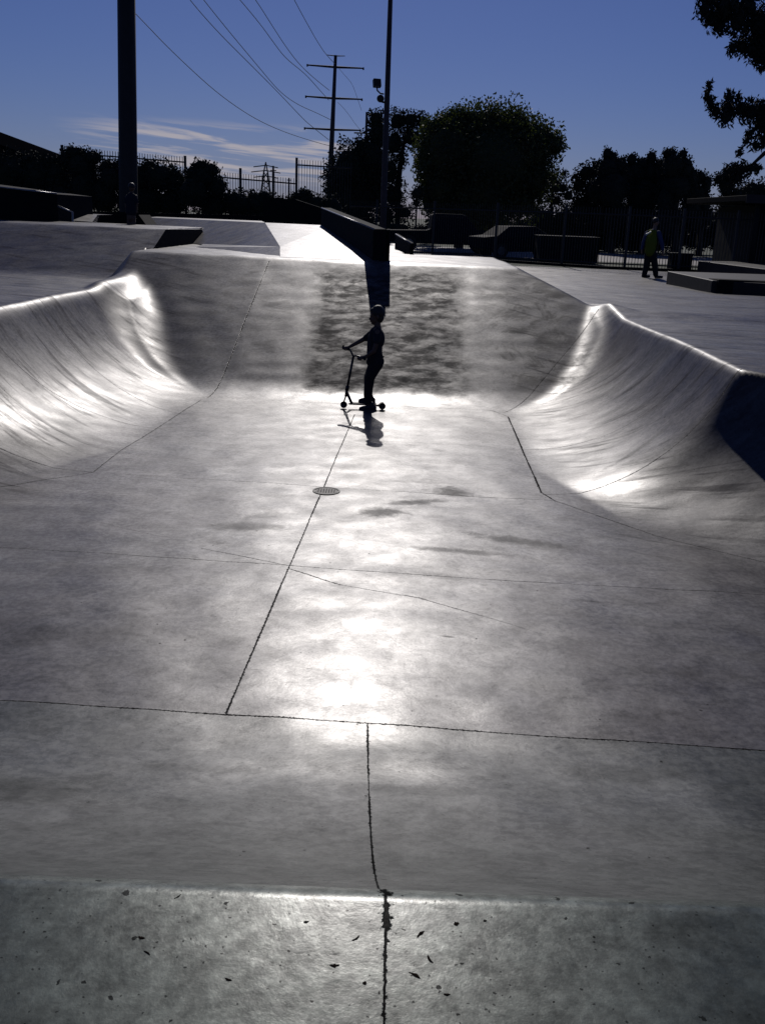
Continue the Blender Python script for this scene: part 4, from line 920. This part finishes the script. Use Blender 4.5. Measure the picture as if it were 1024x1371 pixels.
# overhanging pine at the right: trunk outside the picture, boughs reaching in
Yp = 17
r = empty('pine_tree', (P(1150, 300, Yp).x, Yp, 1.0), 'near pine whose boughs hang into the top right corner', 'tree')
br = MB(); tb = P(1150, 300, Yp)
br.tube([(tb.x, Yp, .95), (tb.x-.05, Yp, 4), (tb.x-.2, Yp, 8), (tb.x-.3, Yp, 10)], (.28, .22, .15, .05), 14)
boughs = [
 (.0, [(1140, 60), (1080, 40), (1020, 20), (960, 8)], [(942, 14, 11, 12), (955, 25, 13, 15), (970, 12, 18, 20), (963, 36, 10, 11), (985, 28, 16, 22), (1000, 10, 20, 20), (1015, 35, 20, 24), (980, 65, 7, 10), (993, 62, 11, 13), (1006, 70, 11, 15), (1020, 75, 12, 18), (1012, 58, 14, 14), (1018, 94, 5, 4), (1030, 50, 16, 30), (948, 2, 16, 8)]),
 (.3, [(1140, 190), (1080, 170), (1020, 155), (975, 150), (948, 140)], [(949, 112, 4, 6), (946, 124, 6, 9), (950, 138, 7, 10), (958, 150, 9, 9), (970, 158, 12, 12), (975, 128, 6, 8), (974, 142, 9, 12), (990, 145, 12, 14), (988, 130, 4, 7), (1004, 150, 14, 16), (1018, 150, 12, 18), (1020, 168, 10, 18), (1004, 178, 6, 8), (990, 203, 5, 7), (999, 188, 5, 9), (1012, 195, 9, 8), (1022, 188, 8, 10)]),
 (-.3, [(1140, 170), (1060, 192), (1023, 205), (1009, 218), (1000, 226)], [(978, 228, 11, 8), (990, 226, 13, 9), (1006, 226, 11, 7), (985, 238, 15, 8), (970, 234, 7, 7), (1014, 224, 6, 5), (975, 246, 10, 6)]),
]
for bi, (dy, pth, lobes) in enumerate(boughs):
    pts = [P(x, y, Yp+dy) for x, y in pth]; s_ = len(pts)
    br.tube(pts, [.06*(1-.8*i/(s_-1)) for i in range(s_)], 8)
    for (px, py, rx, ry) in lobes:
        e = P(px, py, Yp+dy); k = min(range(s_), key=lambda i: (pts[i]-e).length); br.tube([pts[k], e], (.014, .005), 5)
    o, n = crown(lobes, Yp+dy, 1.0, .05, 1.5, 40+bi, M_F3, r, True, .55, 'foliage'); o.parent = r; o.data.transform(Matrix.Translation(-r.matrix_basis.translation))
br.build('trunk', M_BARK, r, True)
# shrubs and hedges on the left, in front of the fence
GS = 'shrubs along the left fence'
def shrub(label, Yd, lobes, seed, leaf=.09, name='shrub'):
    return tree(name, label, Yd, lobes, [(lobes[0][0], lobes[0][1]+8), (lobes[0][0], lobes[0][1])], leaf, .5, seed, M_F1, 1.0, False, .72, 'shrub', GS, .06)
shrub('dark hedge mass at the far left edge under the grey roof', 41.5, [(15, 232, 36, 30), (50, 235, 30, 30), (75, 245, 24, 36), (85, 268, 22, 26), (140, 262, 22, 30), (20, 262, 50, 28), (70, 275, 30, 22), (0, 218, 25, 16), (42, 214, 14, 9), (66, 216, 12, 10)], 51)
shrub('bushy rounded shrub climbing over the tall fence, left of the big pole', 41.5, [(108, 222, 26, 24), (100, 204, 16, 9), (125, 210, 14, 10), (115, 255, 30, 32), (90, 215, 9, 16), (143, 224, 12, 12)], 52)
shrub('broad dark shrub right behind the big pole', 41.5, [(180, 240, 34, 26), (150, 240, 18, 20), (215, 238, 26, 22), (235, 245, 18, 22), (190, 270, 46, 24), (232, 272, 24, 20), (200, 222, 12, 8), (160, 222, 10, 7)], 53)
shrub('round shrub with a pointed top standing taller than its neighbours', 41, [(272, 238, 22, 18), (270, 222, 12, 9), (284, 228, 12, 10), (290, 250, 16, 18), (262, 258, 24, 26), (285, 275, 24, 20), (258, 232, 10, 12)], 54)
shrub('low dark hedge under the sky-backed pickets', 41, [(320, 272, 22, 18), (345, 272, 24, 17), (368, 275, 18, 15), (335, 285, 40, 16), (308, 268, 12, 13), (355, 262, 10, 7)], 55)
shrub('low rounded shrub at the right end of the left fence', 41, [(405, 268, 20, 14), (396, 275, 16, 14), (425, 274, 18, 14), (445, 278, 16, 16), (410, 288, 34, 14), (408, 258, 9, 5)], 56)
# hedge beyond the road, right
shrub('long clipped dark hedge beyond the road on the right', 66, [(725, 300, 22, 26), (755, 302, 24, 26), (785, 304, 24, 24), (815, 303, 24, 26), (845, 300, 24, 30), (875, 304, 24, 26), (905, 306, 24, 26), (935, 308, 24, 24), (965, 310, 24, 24), (725, 318, 22, 12), (755, 316, 24, 13), (785, 315, 24, 14), (815, 316, 24, 14), (845, 318, 24, 14), (875, 318, 24, 14), (905, 320, 24, 14), (935, 322, 24, 14), (690, 316, 20, 11), (965, 322, 24, 14), (800, 328, 30, 10), (860, 330, 40, 10)], 60, .14, 'hedge')
shrub('dark hedge beyond the truck, behind the slim pole', 70, [(590, 300, 20, 18), (615, 306, 20, 18), (640, 308, 20, 18), (665, 300, 22, 20), (700, 308, 22, 20), (500, 312, 26, 12), (530, 308, 24, 12), (570, 311, 24, 10), (600, 312, 26, 10), (640, 314, 26, 11), (470, 305, 26, 14)], 61, .14, 'hedge')
